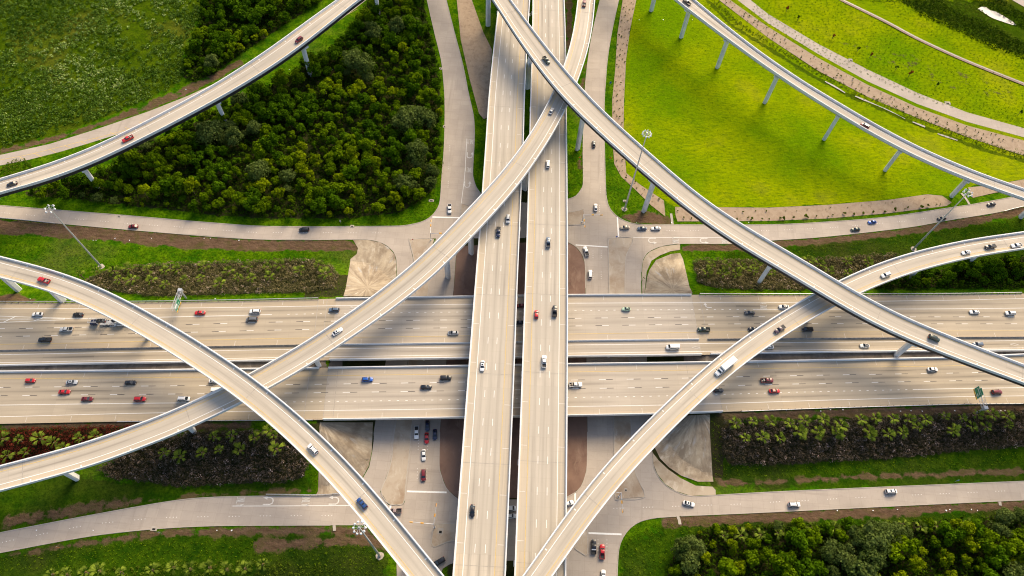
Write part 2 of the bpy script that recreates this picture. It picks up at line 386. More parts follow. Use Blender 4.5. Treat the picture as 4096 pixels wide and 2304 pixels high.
        if dash is None:
            if xa is not None:
                sv = s.s[(s.c[:, 0] >= xa) & (s.c[:, 0] <= xb)]; strip(sv.min(), sv.max())
            else: strip(s0, s1)
        else:
            a = s0 + phase
            while a + dash[0] < s1:
                if ok(a): strip(a, a + dash[0])
                a += dash[1]
    def cross(s, b, sv, f0, f1, width, m=0, dz=.03):
        V = []
        for f in np.linspace(f0, f1, 5): V += [s.pt(sv - width / 2, f=f, dz=dz), s.pt(sv + width / 2, f=f, dz=dz)]
        b.add(V, [(2 * i, 2 * i + 1, 2 * i + 3, 2 * i + 2) for i in range(4)], m)

# ------------------------------------------------------------------ heights
def zEW(x): return 9.0 - 4.5 * sstep(75, 260, abs(np.asarray(x, float) - 5))
EWN = [(-40, 1211), (0, 1210), (346, 1212), (568, 1210), (1024, 1203), (1370, 1194), (1895, 1186), (2271, 1180), (2772, 1179), (3072, 1180), (3600, 1179), (4096, 1176), (4140, 1176)]
EWB = [(-40, 1405), (0, 1404), (358, 1397), (676, 1392), (1203, 1382), (1879, 1373), (2271, 1365), (2958, 1358), (3124, 1357), (4096, 1349), (4140, 1349)]
EWH = [(-40, 1465), (0, 1464), (398, 1456), (791, 1449), (1096, 1444), (1875, 1433), (2271, 1426), (2724, 1421), (3072, 1414), (3573, 1408), (4096, 1403), (4140, 1403)]
EWL = [(-40, 1487), (0, 1486), (398, 1483), (819, 1478), (1235, 1472), (1873, 1463), (2271, 1456), (2831, 1448), (3072, 1445), (3708, 1432), (4096, 1424), (4140, 1423)]
EWS = [(-40, 1696), (0, 1695), (239, 1690), (461, 1686), (843, 1682), (1227, 1680), (1857, 1671), (2271, 1663), (2604, 1658), (2895, 1648), (3072, 1640), (3549, 1625), (4096, 1609), (4140, 1608)]
zE = lambda x, y: float(zEW(x))
def ewp(E): 
    out = []
    for p in E:
        z = 8.
        for _ in range(5): P = un(p, z); z = float(zEW(P[0]))
        out.append(P[:2])
    return out
_n, _s = ewp(EWN), ewp(EWS)
XA_N, XA_S = ewp([(1370, 1194)])[0], ewp([(1278, 1680)])[0]; XB_N, XB_S = ewp([(2772, 1179)])[0], ewp([(2895, 1648)])[0]
far = lambda P, s: (P[0] + s * 260, P[1] + (P[1] - P[1]))
FOOT_W = [far(_n[0], -1)] + [p for p in _n if p[0] < XA_N[0] - 1] + [XA_N, XA_S] + [p for p in reversed(_s) if p[0] < XA_S[0] - 1] + [far(_s[0], -1)]
FOOT_E = [XB_N] + [p for p in _n if p[0] > XB_N[0] + 1] + [far(_n[-1], 1), far(_s[-1], 1)] + [p for p in reversed(_s) if p[0] > XB_S[0] + 1] + [XB_S]
def upoly(px, z=0.0): return [tuple(un(p, z)[:2]) for p in px]

# ground-level roads, as outlined in the photograph (all at z = 0)
R_NW = [(-60, 816), (0, 822), (477, 860), (1024, 904), (1400, 906), (1560, 905), (1612, 903), (1650, 897), (1692, 886), (1725, 866), (1746, 840), (1760, 807), (1768, 695), (1777, 576), (1779, 398), (1767, 254), (1740, 139), (1708, 0), (1690, -60),
        (1775, -60), (1785, 0), (1815, 119), (1851, 258), (1875, 378), (1893, 457), (1898, 517), (1897, 576), (1891, 683), (1894, 715), (1906, 751), (1924, 775), (1975, 800), (2100, 810), (2100, 952), (1740, 954), (1634, 955), (1644, 997), (1656, 1053), (1662, 1120), (1665, 1200),
        (1588, 1200), (1590, 1109), (1588, 1053), (1581, 1017), (1557, 989), (1521, 968), (1473, 959), (1412, 958), (1024, 957), (549, 922), (0, 872), (-60, 868)]
R_SW = [(1745, 950), (1840, 950), (1830, 1000), (1823, 1033), (1815, 1152), (1790, 1400), (1759, 1728), (1757, 1867), (1767, 1907), (1787, 1958), (1833, 1998), (2100, 1998), (2100, 2240), (1813, 2253), (1799, 2257), (1770, 2275), (1757, 2340), (1588, 2340), (1586, 2245), (1560, 2180), (1525, 2125), (1479, 2106), (1461, 2101), (1322, 2101), (1024, 2102), (835, 2104),
        (616, 2116), (358, 2145), (0, 2211), (-60, 2223), (-60, 2143), (0, 2131), (358, 2062), (676, 2006), (835, 1990), (1024, 1985), (1262, 1982), (1362, 1973), (1430, 1940), (1455, 1907), (1477, 1867), (1489, 1807), (1495, 1728), (1515, 1600), (1570, 1300), (1588, 1180), (1662, 1180), (1640, 1400), (1575, 1728), (1569, 1807), (1557, 1871), (1537, 1927), (1520, 1966), (1553, 2020), (1612, 2020), (1620, 2006), (1626, 1927), (1642, 1788), (1646, 1728), (1690, 1400), (1716, 1152), (1720, 1050), (1736, 985)]
R_E = [(2425, -60), (2400, 0), (2374, 111), (2354, 223), (2340, 358), (2332, 576), (2333, 725), (2328, 750), (2315, 772), (2300, 787), (2271, 797), (2150, 805), (2098, 812), (2098, 950), (2250, 956), (2272, 968), (2302, 985), (2326, 1013), (2340, 1053), (2342, 1152), (2345, 1400), (2350, 1728), (2348, 1867), (2340, 1907), (2322, 1951), (2294, 1974), (2269, 1988), (2098, 1998), (2098, 2240), (2200, 2240), (2190, 2340), (2469, 2340), (2469, 2304), (2471, 2245), (2477, 2185), (2497, 2141), (2525, 2108), (2565, 2084), (2624, 2071), (2704, 2066), (2724, 2064), (3072, 2049), (3668, 2020), (4096, 2000), (4150, 1998), (4150, 1922), (4096, 1925), (3470, 1951), (3072, 1969), (2863, 1981), (2763, 1985), (2704, 1966), (2660, 1939), (2628, 1899), (2612, 1859), (2608, 1807), (2605, 1728), (2585, 1400), (2567, 1180),
       (2565, 1089), (2569, 1045), (2580, 1022), (2597, 1005), (2644, 985), (2720, 975), (2946, 975), (3072, 963), (3310, 946), (3628, 910), (3788, 882), (3986, 850), (4096, 824), (4150, 810), (4150, 768), (4096, 779), (4026, 793), (3887, 818), (3827, 827), (3549, 868), (3310, 888), (3072, 899), (2684, 899), (2561, 898), (2509, 888), (2469, 866), (2447, 845), (2434, 822), (2424, 775), (2418, 576), (2418, 398), (2430, 238), (2449, 119), (2475, 0), (2490, -60)]
R_H = [(-60, 632), (0, 620), (199, 576), (398, 513), (596, 445), (755, 382), (900, 315), (1024, 248), (1183, 140), (1330, 30), (1400, -40), (1510, -50), (1465, 0), (1366, 76), (1255, 159), (1050, 295), (800, 420), (497, 529), (346, 576), (238, 608), (111, 640), (0, 662), (-60, 675)]
R_I = [(2905, -40), (2950, 0), (3072, 93), (3271, 215), (3470, 325), (3668, 415), (3867, 487), (4096, 549), (4160, 563), (4160, 527), (4096, 513), (3867, 449), (3668, 371), (3470, 278), (3271, 175), (3072, 56), (3002, 0), (2965, -40)]
ISL = [[(1636, 957), (1734, 957), (1728, 1000), (1718, 1050), (1714, 1152), (1688, 1400), (1645, 1726), (1641, 1786), (1625, 1925), (1619, 2004), (1611, 2017), (1554, 2017), (1523, 1966), (1540, 1927), (1559, 1871), (1571, 1807), (1577, 1728), (1642, 1400), (1664, 1180), (1658, 1053), (1646, 997)],
       [(2433, 953), (2531, 953), (2508, 1013), (2502, 1053), (2500, 1180), (2514, 1400), (2525, 1728), (2540, 1887), (2580, 1988), (2470, 1995), (2459, 1985), (2456, 1807), (2454, 1665), (2440, 1300), (2437, 1180)],
       [(2298, 2193), (2346, 2225), (2350, 2218), (2350, 2122), (2338, 2118)], [(2200, 862), (2320, 842), (2335, 837), (2337, 893), (2330, 898), (2200, 899)], [(1845, 815), (1892, 830), (1848, 878)],
       [(1742, 2097), (1823, 2093), (1990, 2090), (1990, 2150), (1821, 2163), (1791, 2167), (1759, 2180), (1735, 2189), (1725, 2184), (1729, 2140), (1735, 2105)]]
BRICK = [(1850, 985), (2250, 962), (2270, 970), (2301, 987), (2325, 1015), (2339, 1055), (2341, 1152), (2344, 1400), (2349, 1728), (2347, 1867), (2339, 1907), (2321, 1950), (2292, 1974), (2266, 1988), (1840, 1996), (1835, 1997), (1788, 1956), (1768, 1905), (1758, 1867), (1760, 1728), (1791, 1400), (1816, 1152), (1824, 1033), (1832, 1000)]
FLAT = [upoly(p) for p in (R_NW, R_SW, R_E, R_H, R_I, BRICK)]

def Tarr(X, Y, und=True):
    X = np.asarray(X, float); Y = np.asarray(Y, float); Z = np.zeros(X.shape)
    ze = zEW(X)
    for P in (FOOT_W, FOOT_E):
        ins = inpoly(X, Y, P); d = distpoly(X, Y, P); h = np.where(ins, ze - .55, np.maximum(0, ze - .55 - .34 * np.maximum(0, d - .8)))
        Z = np.maximum(Z, h)
    fl = np.zeros(X.shape, bool)
    for P in FLAT: fl |= inpoly(X, Y, P)
    if und: Z = Z + np.where(Z < .01, .12 * np.sin(X * .11 + 1.3 * np.sin(Y * .07)) * np.sin(Y * .09 + 2) + .06 * np.sin(X * .31 + Y * .23), 0) - .13
    dm = np.full(X.shape, 1e9)
    for P in FLAT: dm = np.minimum(dm, distpoly(X, Y, P))
    k = np.clip(dm / 4, 0, 1); Z = np.where(fl, np.minimum(Z, 0) * 0 - .02, np.where(Z < .3, Z * k - .02 * (1 - k), np.minimum(Z, .35 * dm + .0)))
    return Z
def T(x, y): return Tarr(np.array([x]), np.array([y]))[0]

# ------------------------------------------------------------------ the ground: one sheet, cover described by vertex attributes
LAWN = [[(2552, -60), (2545, 0), (2521, 119), (2505, 239), (2497, 398), (2495, 513), (2501, 632), (2505, 691), (2557, 735), (2616, 775), (2656, 799), (2700, 826), (3072, 830), (3310, 818), (3549, 799), (3708, 777), (3800, 783), (3900, 740), (4096, 716), (4200, 690), (4200, -60)]]
DIRT = [([(0, 876), (549, 925), (1024, 960), (1405, 962), (1430, 990), (1420, 1003), (1024, 1003), (700, 990), (400, 960), (0, 935), (-60, 930), (-60, 870)], 1.0),
        ([(2720, 980), (2946, 978), (3072, 966), (3310, 950), (3628, 915), (3788, 886), (4096, 830), (4150, 830), (4096, 856), (3800, 915), (3500, 955), (3150, 985), (2950, 1003), (2730, 1003)], 1.0),
        ([(0, 2214), (616, 2119), (1024, 2104), (1320, 2104), (1480, 2108), (1550, 2190), (1500, 2190), (1400, 2145), (1024, 2142), (620, 2150), (300, 2190), (0, 2240)], .8),
        ([(0, 2128), (0, 2060), (300, 2010), (500, 1985), (1024, 1955), (1250, 1945), (1262, 1980), (1024, 1983), (676, 2004), (358, 2060)], .62),
        ([(0, 1697), (460, 1687), (850, 1684), (1000, 1687), (1000, 1715), (740, 1722), (480, 1712), (0, 1720)], .95),
        ([(2850, 1655), (3072, 1642), (4096, 1611), (4150, 1611), (4150, 1650), (3072, 1678), (2880, 1676)], .95),
        ([(2640, 2072), (2704, 2067), (3072, 2050), (4096, 2001), (4150, 2000), (4150, 2030), (3400, 2078), (3000, 2092), (2800, 2102), (2650, 2105)], 1.0),
        ([(2860, 1908), (3000, 1925), (3440, 1895), (4150, 1872), (4150, 1895), (3470, 1918), (3072, 1938), (2880, 1945)], .85),
        ([(0, 618), (199, 574), (398, 511), (596, 443), (755, 380), (980, 260), (960, 235), (740, 345), (560, 420), (300, 520), (0, 595)], .7),
        ([(2262, -40), (2290, 0), (2285, 200), (2268, 250)], .9), ([(2345, 250), (2334, 400), (2310, 400), (2330, 300)], .9),
        ([(2475, 868), (2560, 840), (2640, 852), (2684, 880), (2684, 897), (2561, 896), (2509, 886)], .9),
        ([(-60, 1180), (60, 1176), (150, 1198), (130, 1208), (-60, 1208)], .9), ([(2310, 640), (2330, 600), (2331, 670), (2310, 690)], .7),
        ([(3300, 150), (3700, 330), (4096, 450), (4096, 380), (3700, 220)], .28), ([(1000, 2150), (1480, 2140), (1560, 2200), (1400, 2185), (1024, 2215)], .75)]
MEADOW = [[(-80, -80), (840, -80), (800, 60), (730, 200), (740, 300), (700, 350), (300, 515), (0, 606), (-80, 630)]]
WOOD1 = [(1470, 20), (1505, -60), (1690, -60), (1700, 60), (1722, 150), (1745, 250), (1760, 400), (1757, 560), (1748, 680), (1725, 760), (1680, 810), (1600, 850), (1400, 872), (1100, 872), (900, 862), (600, 830), (300, 795), (120, 785), (100, 770), (180, 755), (300, 720), (420, 680), (560, 600), (680, 540), (800, 480), (920, 425), (1040, 370), (1150, 310), (1240, 250), (1330, 195), (1400, 120)]
WOOD2 = [(830, -60), (1330, -60), (1290, 0), (1180, 70), (1080, 140), (1000, 190), (930, 240), (860, 295), (780, 325), (730, 310), (742, 250), (770, 170), (810, 60)]
WOOD3 = [(2680, 2250), (2720, 2175), (2800, 2130), (2900, 2110), (3072, 2110), (3300, 2105), (3600, 2095), (3900, 2080), (4160, 2050), (4160, 2380), (2660, 2380)]
WOOD4 = [(3540, 1130), (3640, 1105), (3780, 1080), (3940, 1045), (4150, 1025), (4150, 1150), (3850, 1152), (3600, 1152), (3500, 1150)]
BEDS = [([(320, 1135), (420, 1085), (620, 1062), (1024, 1046), (1250, 1040), (1325, 1068), (1352, 1108), (1335, 1150), (1250, 1168), (1024, 1175), (600, 1186), (430, 1160)], 'oleander', 'dense oleander hedge full of pink grey blossom, upper left highway slope'),
        ([(2772, 1052), (2800, 1040), (2900, 1044), (3072, 1046), (3200, 1036), (3350, 1035), (3500, 1020), (3590, 1024), (3480, 1070), (3330, 1130), (3200, 1160), (3000, 1158), (2850, 1150), (2790, 1130)], 'oleander', 'dense oleander hedge under the highest flyover, upper right highway slope'),
        ([(-60, 1725), (480, 1708), (640, 1700), (600, 1740), (420, 1800), (200, 1850), (-60, 1890)], 'redshrub', 'dense dark red shrubs behind the lower left flyover'),
        ([(600, 1775), (760, 1732), (1000, 1726), (1180, 1730), (1215, 1790), (1232, 1850), (1215, 1905), (1140, 1928), (1000, 1930), (720, 1948), (600, 1925), (470, 1920), (400, 1880), (470, 1830)], 'oleanderdark', 'dark oleander hedge between two lower left flyovers'),
        ([(2890, 1690), (2960, 1678), (3072, 1690), (3470, 1675), (4150, 1640), (4150, 1780), (3900, 1800), (3600, 1830), (3300, 1845), (3072, 1860), (2920, 1858), (2886, 1800)], 'oleanderdark', 'long dark oleander hedge below the highway at the lower right')]
DARKG = [[(-60, 1880), (300, 1900), (700, 1940), (1240, 1900), (1262, 1982), (1024, 1984), (358, 2060), (-60, 2140)], [(2845, 1670), (4200, 1630), (4200, 1930), (3072, 1960), (2855, 1930)], [(-60, 2215), (600, 2120), (1500, 2120), (1590, 2400), (-60, 2400)], [(2480, 2180), (2700, 2080), (4200, 2010), (4200, 2400), (2470, 2400)], [(2900, 1010), (4200, 860), (4200, 1160), (2900, 1160)], [(3600, 0), (4200, 0), (4200, 260), (3900, 150)]]  # darker grass; first, lower left patch also has vignette darkening painted in
def wpoly(px):
    return [tuple(unT(p)[:2]) for p in px]
GX0, GX1, GY0, GY1, GS = -430., 440., -10., 480., 1.0
xs = np.arange(GX0, GX1 + .1, GS); ys = np.arange(GY0, GY1 + .1, GS); GXX, GYY = np.meshgrid(xs, ys)
GZ = Tarr(GXX, GYY)
def mask(polys, soft=1.5):
    A = np.zeros(GXX.shape)
    for p in polys:
        wt = 1.0
        if isinstance(p, tuple): p, wt = p
        P = wpoly(p); d = distpoly(GXX, GYY, P); i = inpoly(GXX, GYY, P)
        A = np.maximum(A, wt * np.clip(.5 + np.where(i, d, -d) / (2 * soft), 0, 1))
    return A
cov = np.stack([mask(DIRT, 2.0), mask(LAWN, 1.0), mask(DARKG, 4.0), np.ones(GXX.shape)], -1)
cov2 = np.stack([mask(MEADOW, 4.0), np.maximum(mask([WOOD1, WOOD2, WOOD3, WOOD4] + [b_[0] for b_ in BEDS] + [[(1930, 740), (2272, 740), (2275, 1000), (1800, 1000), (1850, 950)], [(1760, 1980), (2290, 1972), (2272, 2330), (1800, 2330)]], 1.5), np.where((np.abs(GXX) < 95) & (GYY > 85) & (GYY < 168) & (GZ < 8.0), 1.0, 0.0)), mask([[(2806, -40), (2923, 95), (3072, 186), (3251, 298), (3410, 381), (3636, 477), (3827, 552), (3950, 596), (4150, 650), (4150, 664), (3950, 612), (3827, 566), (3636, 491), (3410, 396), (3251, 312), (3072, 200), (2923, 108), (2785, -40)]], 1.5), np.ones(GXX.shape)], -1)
nx, ny = len(xs), len(ys); idx = np.arange(nx * ny).reshape(ny, nx)
quads = np.stack([idx[:-1, :-1], idx[:-1, 1:], idx[1:, 1:], idx[1:, :-1]], -1).reshape(-1, 4)
GV = np.stack([GXX, GYY, GZ], -1).reshape(-1, 3)
OUT = np.array([(-4000, -4000, -.2), (4000, -4000, -.2), (4000, 4000, -.2), (-4000, 4000, -.2)], float); b0 = len(GV)
cr = [idx[0, 0], idx[0, -1], idx[-1, -1], idx[-1, 0]]
edgesq = [(b0, b0 + 1, cr[1], cr[0]), (b0 + 1, b0 + 2, cr[2], cr[1]), (b0 + 2, b0 + 3, cr[3], cr[2]), (b0 + 3, b0, cr[0], cr[3])]
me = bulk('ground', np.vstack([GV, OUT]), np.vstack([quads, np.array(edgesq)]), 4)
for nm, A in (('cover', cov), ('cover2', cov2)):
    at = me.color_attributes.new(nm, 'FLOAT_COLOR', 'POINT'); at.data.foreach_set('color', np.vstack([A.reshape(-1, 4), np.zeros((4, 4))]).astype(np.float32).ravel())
me.polygons.foreach_set('use_smooth', [True] * len(me.polygons))
m, nt, bs = newmat('ground_cover'); p = pos(nt)
a1 = N(nt, 'ShaderNodeAttribute', attribute_name='cover'); s1 = N(nt, 'ShaderNodeSeparateColor'); nt.links.new(a1.outputs['Color'], s1.inputs[0])
a2 = N(nt, 'ShaderNodeAttribute', attribute_name='cover2'); s2 = N(nt, 'ShaderNodeSeparateColor'); nt.links.new(a2.outputs['Color'], s2.inputs[0])
big = noise(nt, p, .02, 4, .6); mid = noise(nt, p, .16, 5, .65); fine = noise(nt, p, .9, 5, .75); fib = noise(nt, p, .5, 4, .7, .5, 1.6, 1)
edge = math_n(nt, 'MULTIPLY', math_n(nt, 'SUBTRACT', mid, .5), 1.9)
def soft(ch): return ramp(nt, math_n(nt, 'ADD', ch, edge), .4, .6)
g = mix(nt, (.032, .105, .002), (.115, .215, .003), ramp(nt, mid, .38, .64)); g = mix(nt, g, (.014, .05, .001), math_n(nt, 'MULTIPLY', ramp(nt, fine, .44, .62), .75)); g = mix(nt, g, (.10, .075, .03), math_n(nt, 'MULTIPLY', ramp(nt, big, .56, .72), .5))
lw = mix(nt, (.125, .235, .0), (.31, .35, .0), ramp(nt, big, .38, .62)); lw = mix(nt, lw, (.075, .15, .0), math_n(nt, 'MULTIPLY', ramp(nt, mid, .45, .7), .55)); lw = mix(nt, lw, (.05, .11, .002), math_n(nt, 'MULTIPLY', ramp(nt, fib, .46, .7), .7)); lw = mix(nt, lw, (.27, .34, .01), math_n(nt, 'MULTIPLY', ramp(nt, fine, .52, .68), .45))
wv = N(nt, 'ShaderNodeTexWave', wave_type='BANDS', bands_direction='Y'); wv.inputs['Scale'].default_value = .35; wv.inputs['Distortion'].default_value = 14; wv.inputs['Detail'].default_value = 3; wv.inputs['Detail Scale'].default_value = .12; nt.links.new(p, wv.inputs['Vector'])
lw = mix(nt, lw, (.08, .15, .004), math_n(nt, 'MULTIPLY', wv.outputs['Fac'], .42)); lw = mix(nt, lw, (.25, .23, .02), math_n(nt, 'MULTIPLY', ramp(nt, big, .58, .75), .5))
c = mix(nt, g, lw, soft(s1.outputs[1]))
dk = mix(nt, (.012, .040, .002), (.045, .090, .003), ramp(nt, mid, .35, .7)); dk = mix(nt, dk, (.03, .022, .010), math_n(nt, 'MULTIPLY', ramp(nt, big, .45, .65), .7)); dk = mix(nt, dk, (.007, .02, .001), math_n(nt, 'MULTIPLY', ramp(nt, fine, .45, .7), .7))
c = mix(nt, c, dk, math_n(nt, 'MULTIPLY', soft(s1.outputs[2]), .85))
md = mix(nt, (.030, .068, .001), (.085, .135, .003), ramp(nt, mid, .35, .65)); md = mix(nt, md, (.15, .13, .02), math_n(nt, 'MULTIPLY', ramp(nt, big, .54, .7), .6)); md = mix(nt, md, (.02, .03, .004), math_n(nt, 'MULTIPLY', ramp(nt, fine, .45, .65), .7))
c = mix(nt, c, md, soft(s2.outputs[0]))
dr = mix(nt, (.075, .046, .027), (.165, .105, .066), ramp(nt, fib, .3, .7)); dr = mix(nt, dr, (.075, .075, .018), math_n(nt, 'MULTIPLY', ramp(nt, mid, .5, .68), .7))
c = mix(nt, c, dr, soft(s1.outputs[0]))
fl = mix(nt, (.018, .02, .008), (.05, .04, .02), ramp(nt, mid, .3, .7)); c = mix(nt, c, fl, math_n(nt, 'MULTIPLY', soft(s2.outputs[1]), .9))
c = mix(nt, c, (.025, .05, .004), math_n(nt, 'MULTIPLY', soft(s2.outputs[2]), .7))
nt.links.new(c, bs.inputs['Base Color']); bs.inputs['Roughness'].default_value = 1.0; bs.inputs['Specular IOR Level'].default_value = 0.0
bump(nt, bs, math_n(nt, 'ADD', fine, mid), 1.0, .5)
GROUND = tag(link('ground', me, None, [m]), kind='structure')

# ------------------------------------------------------------------ flat paved areas
def sheet(name, poly, z, m, kind='structure', thick=None, parent=None):
    tris = tessellate_polygon([[Vector((x, y, 0)) for x, y in poly]]); n = len(poly)
    if thick is None: me = mesh(name, [(x, y, z) for x, y in poly], [tuple(t) for t in tris])
    else:
        V = [(x, y, z + thick) for x, y in poly] + [(x, y, z) for x, y in poly]
        me = mesh(name, V, [tuple(t) for t in tris] + [(i, i + n, (i + 1) % n + n, (i + 1) % n) for i in range(n)])
    bm = bmesh.new(); bm.from_mesh(me); bmesh.ops.recalc_face_normals(bm, faces=bm.faces); bm.normal_update()
    if thick is None:
        for f in bm.faces:
            if f.normal.z < 0: f.normal_flip()
    bm.to_mesh(me); bm.free()
    o = link(name, me, parent, [m])
    return tag(o, kind=kind) if kind else o
def drape(name, px, off, m, kind='structure', size=2.0):
    poly = wpoly(px); tris = tessellate_polygon([[Vector((x, y, 0)) for x, y in poly]])
    bm = bmesh.new(); vs = [bm.verts.new((x, y, 0)) for x, y in poly]
    for t in tris:
        try: bm.faces.new([vs[i] for i in t])
        except ValueError: pass
    for _ in range(9):
        E_ = [e for e in bm.edges if e.calc_length() > size]
        if not E_: break
        bmesh.ops.subdivide_edges(bm, edges=E_, cuts=1); bmesh.ops.triangulate(bm, faces=[f for f in bm.faces if len(f.verts) > 3])
    co = np.array([v.co[:2] for v in bm.verts]); z = np.maximum(Tarr(co[:, 0], co[:, 1]), -.05)
    for v, zz in zip(bm.verts, z): v.co.z = zz + off
    for f in bm.faces:
        f.normal_update()
        if f.normal.z < 0: f.normal_flip()
    me = bpy.data.meshes.new(name); bm.to_mesh(me); bm.free()
    return tag(link(name, me, None, [m]), kind=kind)
def rounded(px, z=0.0): return [tuple(q) for q in catmull([un(p, z)[:2] for p in px] , 2.5)]
roads = {}
for nm, px, z in (('frontage_road_north', R_NW, .03), ('frontage_road_south', R_SW, .042), ('frontage_road_east', R_E, .036), ('side_road_west', R_H, .03), ('side_road_east', R_I, .03)):
    roads[nm] = sheet(nm, upoly(px), z, M['street'])
sheet('median_paving', upoly(BRICK), .05, M['brick'], thick=.10)
for px in ISL: sheet('traffic_island', upoly(px), .03, M['island'], thick=.14)
# kerbs along the frontage roads
def kerb(px, w_=.3, h_=.13, z=.03, name='kerb'):
    P = resample(catmull([un(p, 0)[:2] for p in px]), 2.5); t = np.gradient(P, axis=0); t /= np.hypot(*t.T)[:, None]; n = np.c_[t[:, 1], -t[:, 0]]; V = []
    for i in range(len(P)):
        for o, zz in ((-w_ / 2, z), (-w_ / 2, z + h_), (w_ / 2, z + h_), (w_ / 2, z)): V.append((*(P[i] + n[i] * o), zz))
    Fc = [(4 * i + j, 4 * i + (j + 1) % 4, 4 * i + 4 + (j + 1) % 4, 4 * i + 4 + j) for i in range(len(P) - 1) for j in range(4)]
    return tag(link(name, mesh(name, V, Fc), None, [M['kerb']]), kind='structure')
for k in ([(0, 822), (477, 860), (1024, 904), (1400, 906), (1560, 905), (1612, 903), (1650, 897), (1692, 886), (1725, 866), (1746, 840), (1760, 807), (1768, 695), (1777, 576), (1779, 398), (1767, 254), (1740, 139), (1708, 0)],
          [(0, 872), (549, 922), (1024, 957), (1412, 958), (1473, 959), (1521, 968), (1557, 989), (1581, 1017), (1588, 1053), (1590, 1109), (1588, 1180)],
          [(1785, 0), (1815, 119), (1851, 258), (1875, 378), (1893, 457), (1898, 517), (1897, 576), (1891, 683), (1894, 715), (1906, 751), (1924, 775)],
          [(0, 2131), (358, 2062), (676, 2006), (835, 1990), (1024, 1985), (1262, 1982), (1362, 1973)], [(0, 2211), (358, 2145), (616, 2116), (835, 2104), (1024, 2102), (1322, 2101)],
          [(2272, 968), (2302, 985), (2326, 1013), (2340, 1053), (2342, 1152)], [(2350, 1728), (2348, 1867), (2340, 1907), (2322, 1951), (2294, 1974), (2269, 1988)], [(1759, 1728), (1757, 1867), (1767, 1907), (1787, 1958), (1833, 1998)],
          [(2469, 2304), (2471, 2245), (2477, 2185), (2497, 2141), (2525, 2108), (2565, 2084), (2624, 2071), (2704, 2066)], [(2724, 2064), (3072, 2049), (3668, 2020), (4096, 2000)],
          [(4096, 1925), (3470, 1951), (3072, 1969), (2863, 1981), (2763, 1985), (2704, 1966), (2660, 1939), (2628, 1899), (2612, 1859), (2608, 1807)],
          [(2565, 1089), (2569, 1045), (2580, 1022), (2597, 1005), (2644, 985), (2720, 975), (2946, 975), (3072, 963), (3310, 946), (3628, 910), (3788, 882), (3986, 850), (4096, 824)],
          [(4096, 779), (4026, 793), (3887, 818), (3827, 827), (3549, 868), (3310, 888), (3072, 899), (2684, 899), (2561, 898), (2509, 888), (2469, 866), (2447, 845), (2434, 822), (2424, 775), (2418, 576), (2418, 398), (2430, 238), (2449, 119), (2475, 0)],
          [(2400, 0), (2374, 111), (2354, 223), (2340, 358), (2332, 576), (2333, 725), (2328, 750), (2315, 772), (2300, 787), (2271, 797)]):
    kerb(k)
for px in ISL: kerb(px + [px[0]], .4, .19, .03)
F_NW = [(1412, 960), (1473, 961), (1521, 970), (1555, 991), (1579, 1019), (1586, 1055), (1586, 1109), (1580, 1186), (1374, 1186), (1384, 1150), (1402, 1037), (1427, 1017), (1432, 993)]
F_NE = [(2720, 1013), (2684, 1017), (2624, 1041), (2597, 1081), (2588, 1110), (2579, 1174), (2770, 1174), (2758, 1150), (2732, 1037)]
F_SW = [(1280, 1690), (1272, 1966), (1264, 1981), (1362, 1971), (1428, 1938), (1453, 1905), (1475, 1865), (1487, 1807), (1492, 1690)]
F_SE = [(2640, 1668), (2839, 1658), (2839, 1728), (2853, 1927), (2791, 1927), (2724, 1903), (2676, 1871), (2640, 1835), (2618, 1790), (2614, 1728)]
A_NE = [(2720, 977), (2644, 987), (2599, 1007), (2582, 1024), (2571, 1047), (2568, 1089), (2569, 1180), (2577, 1180), (2580, 1150), (2586, 1088), (2606, 1043), (2640, 1022), (2680, 1006), (2720, 1000)]
A_SE = [(2611, 1812), (2634, 1842), (2672, 1878), (2720, 1912), (2783, 1943), (2850, 1947), (2862, 1960), (2863, 1979), (2763, 1983), (2704, 1964), (2662, 1937), (2630, 1897), (2614, 1857)]
for px, ap in ((F_NW, (1470, 1150)), (F_NE, (2690, 1160)), (F_SW, (1290, 1690)), (F_SE, (2790, 1640))):
    o = drape('slope_paving', px, .15, M['fanr']); P = unT(ap); o.data.transform(Matrix.Translation((-P[0], -P[1], 0))); o.location = (P[0], P[1], 0)
for px in (A_NE, A_SE): drape('apron_paving', px, .09, M['fan'])
# mulch beds
B_ = [[(2497, -40), (2469, 139), (2461, 278), (2449, 398), (2449, 477), (2452, 588), (2457, 656), (2485, 707), (2545, 763), (2604, 822), (2660, 866), (2660, 850), (2655, 803), (2616, 777), (2557, 737), (2505, 692), (2500, 632), (2494, 513), (2496, 398), (2504, 239), (2520, 119), (2545, 0), (2552, -40)],
      [(2700, 828), (3072, 832), (3310, 820), (3549, 801), (3708, 778), (3768, 783), (3807, 810), (3786, 824), (3549, 854), (3310, 874), (3072, 884), (2710, 886), (2702, 862)],
      [(3871, 750), (3960, 742), (4096, 718), (4150, 705), (4150, 742), (4096, 752), (3980, 772), (3890, 792)],
      [(2905, -10), (3072, 108), (3271, 232), (3470, 340), (3668, 430), (3867, 502), (4096, 563), (4150, 575), (4150, 640), (3986, 588), (3867, 548), (3668, 472), (3470, 388), (3271, 284), (3072, 151), (2875, 0), (2860, -10)],
      [(1823, -40), (1843, 159), (1879, 318), (1916, 455), (1936, 478), (1950, 470), (1968, 199), (1934, 131), (1887, 0), (1880, -40)]]
M['medpav'] = stained('median_ditch_paving', (.15, .125, .10), (.07, .06, .05), (.25, .215, .18), .2)
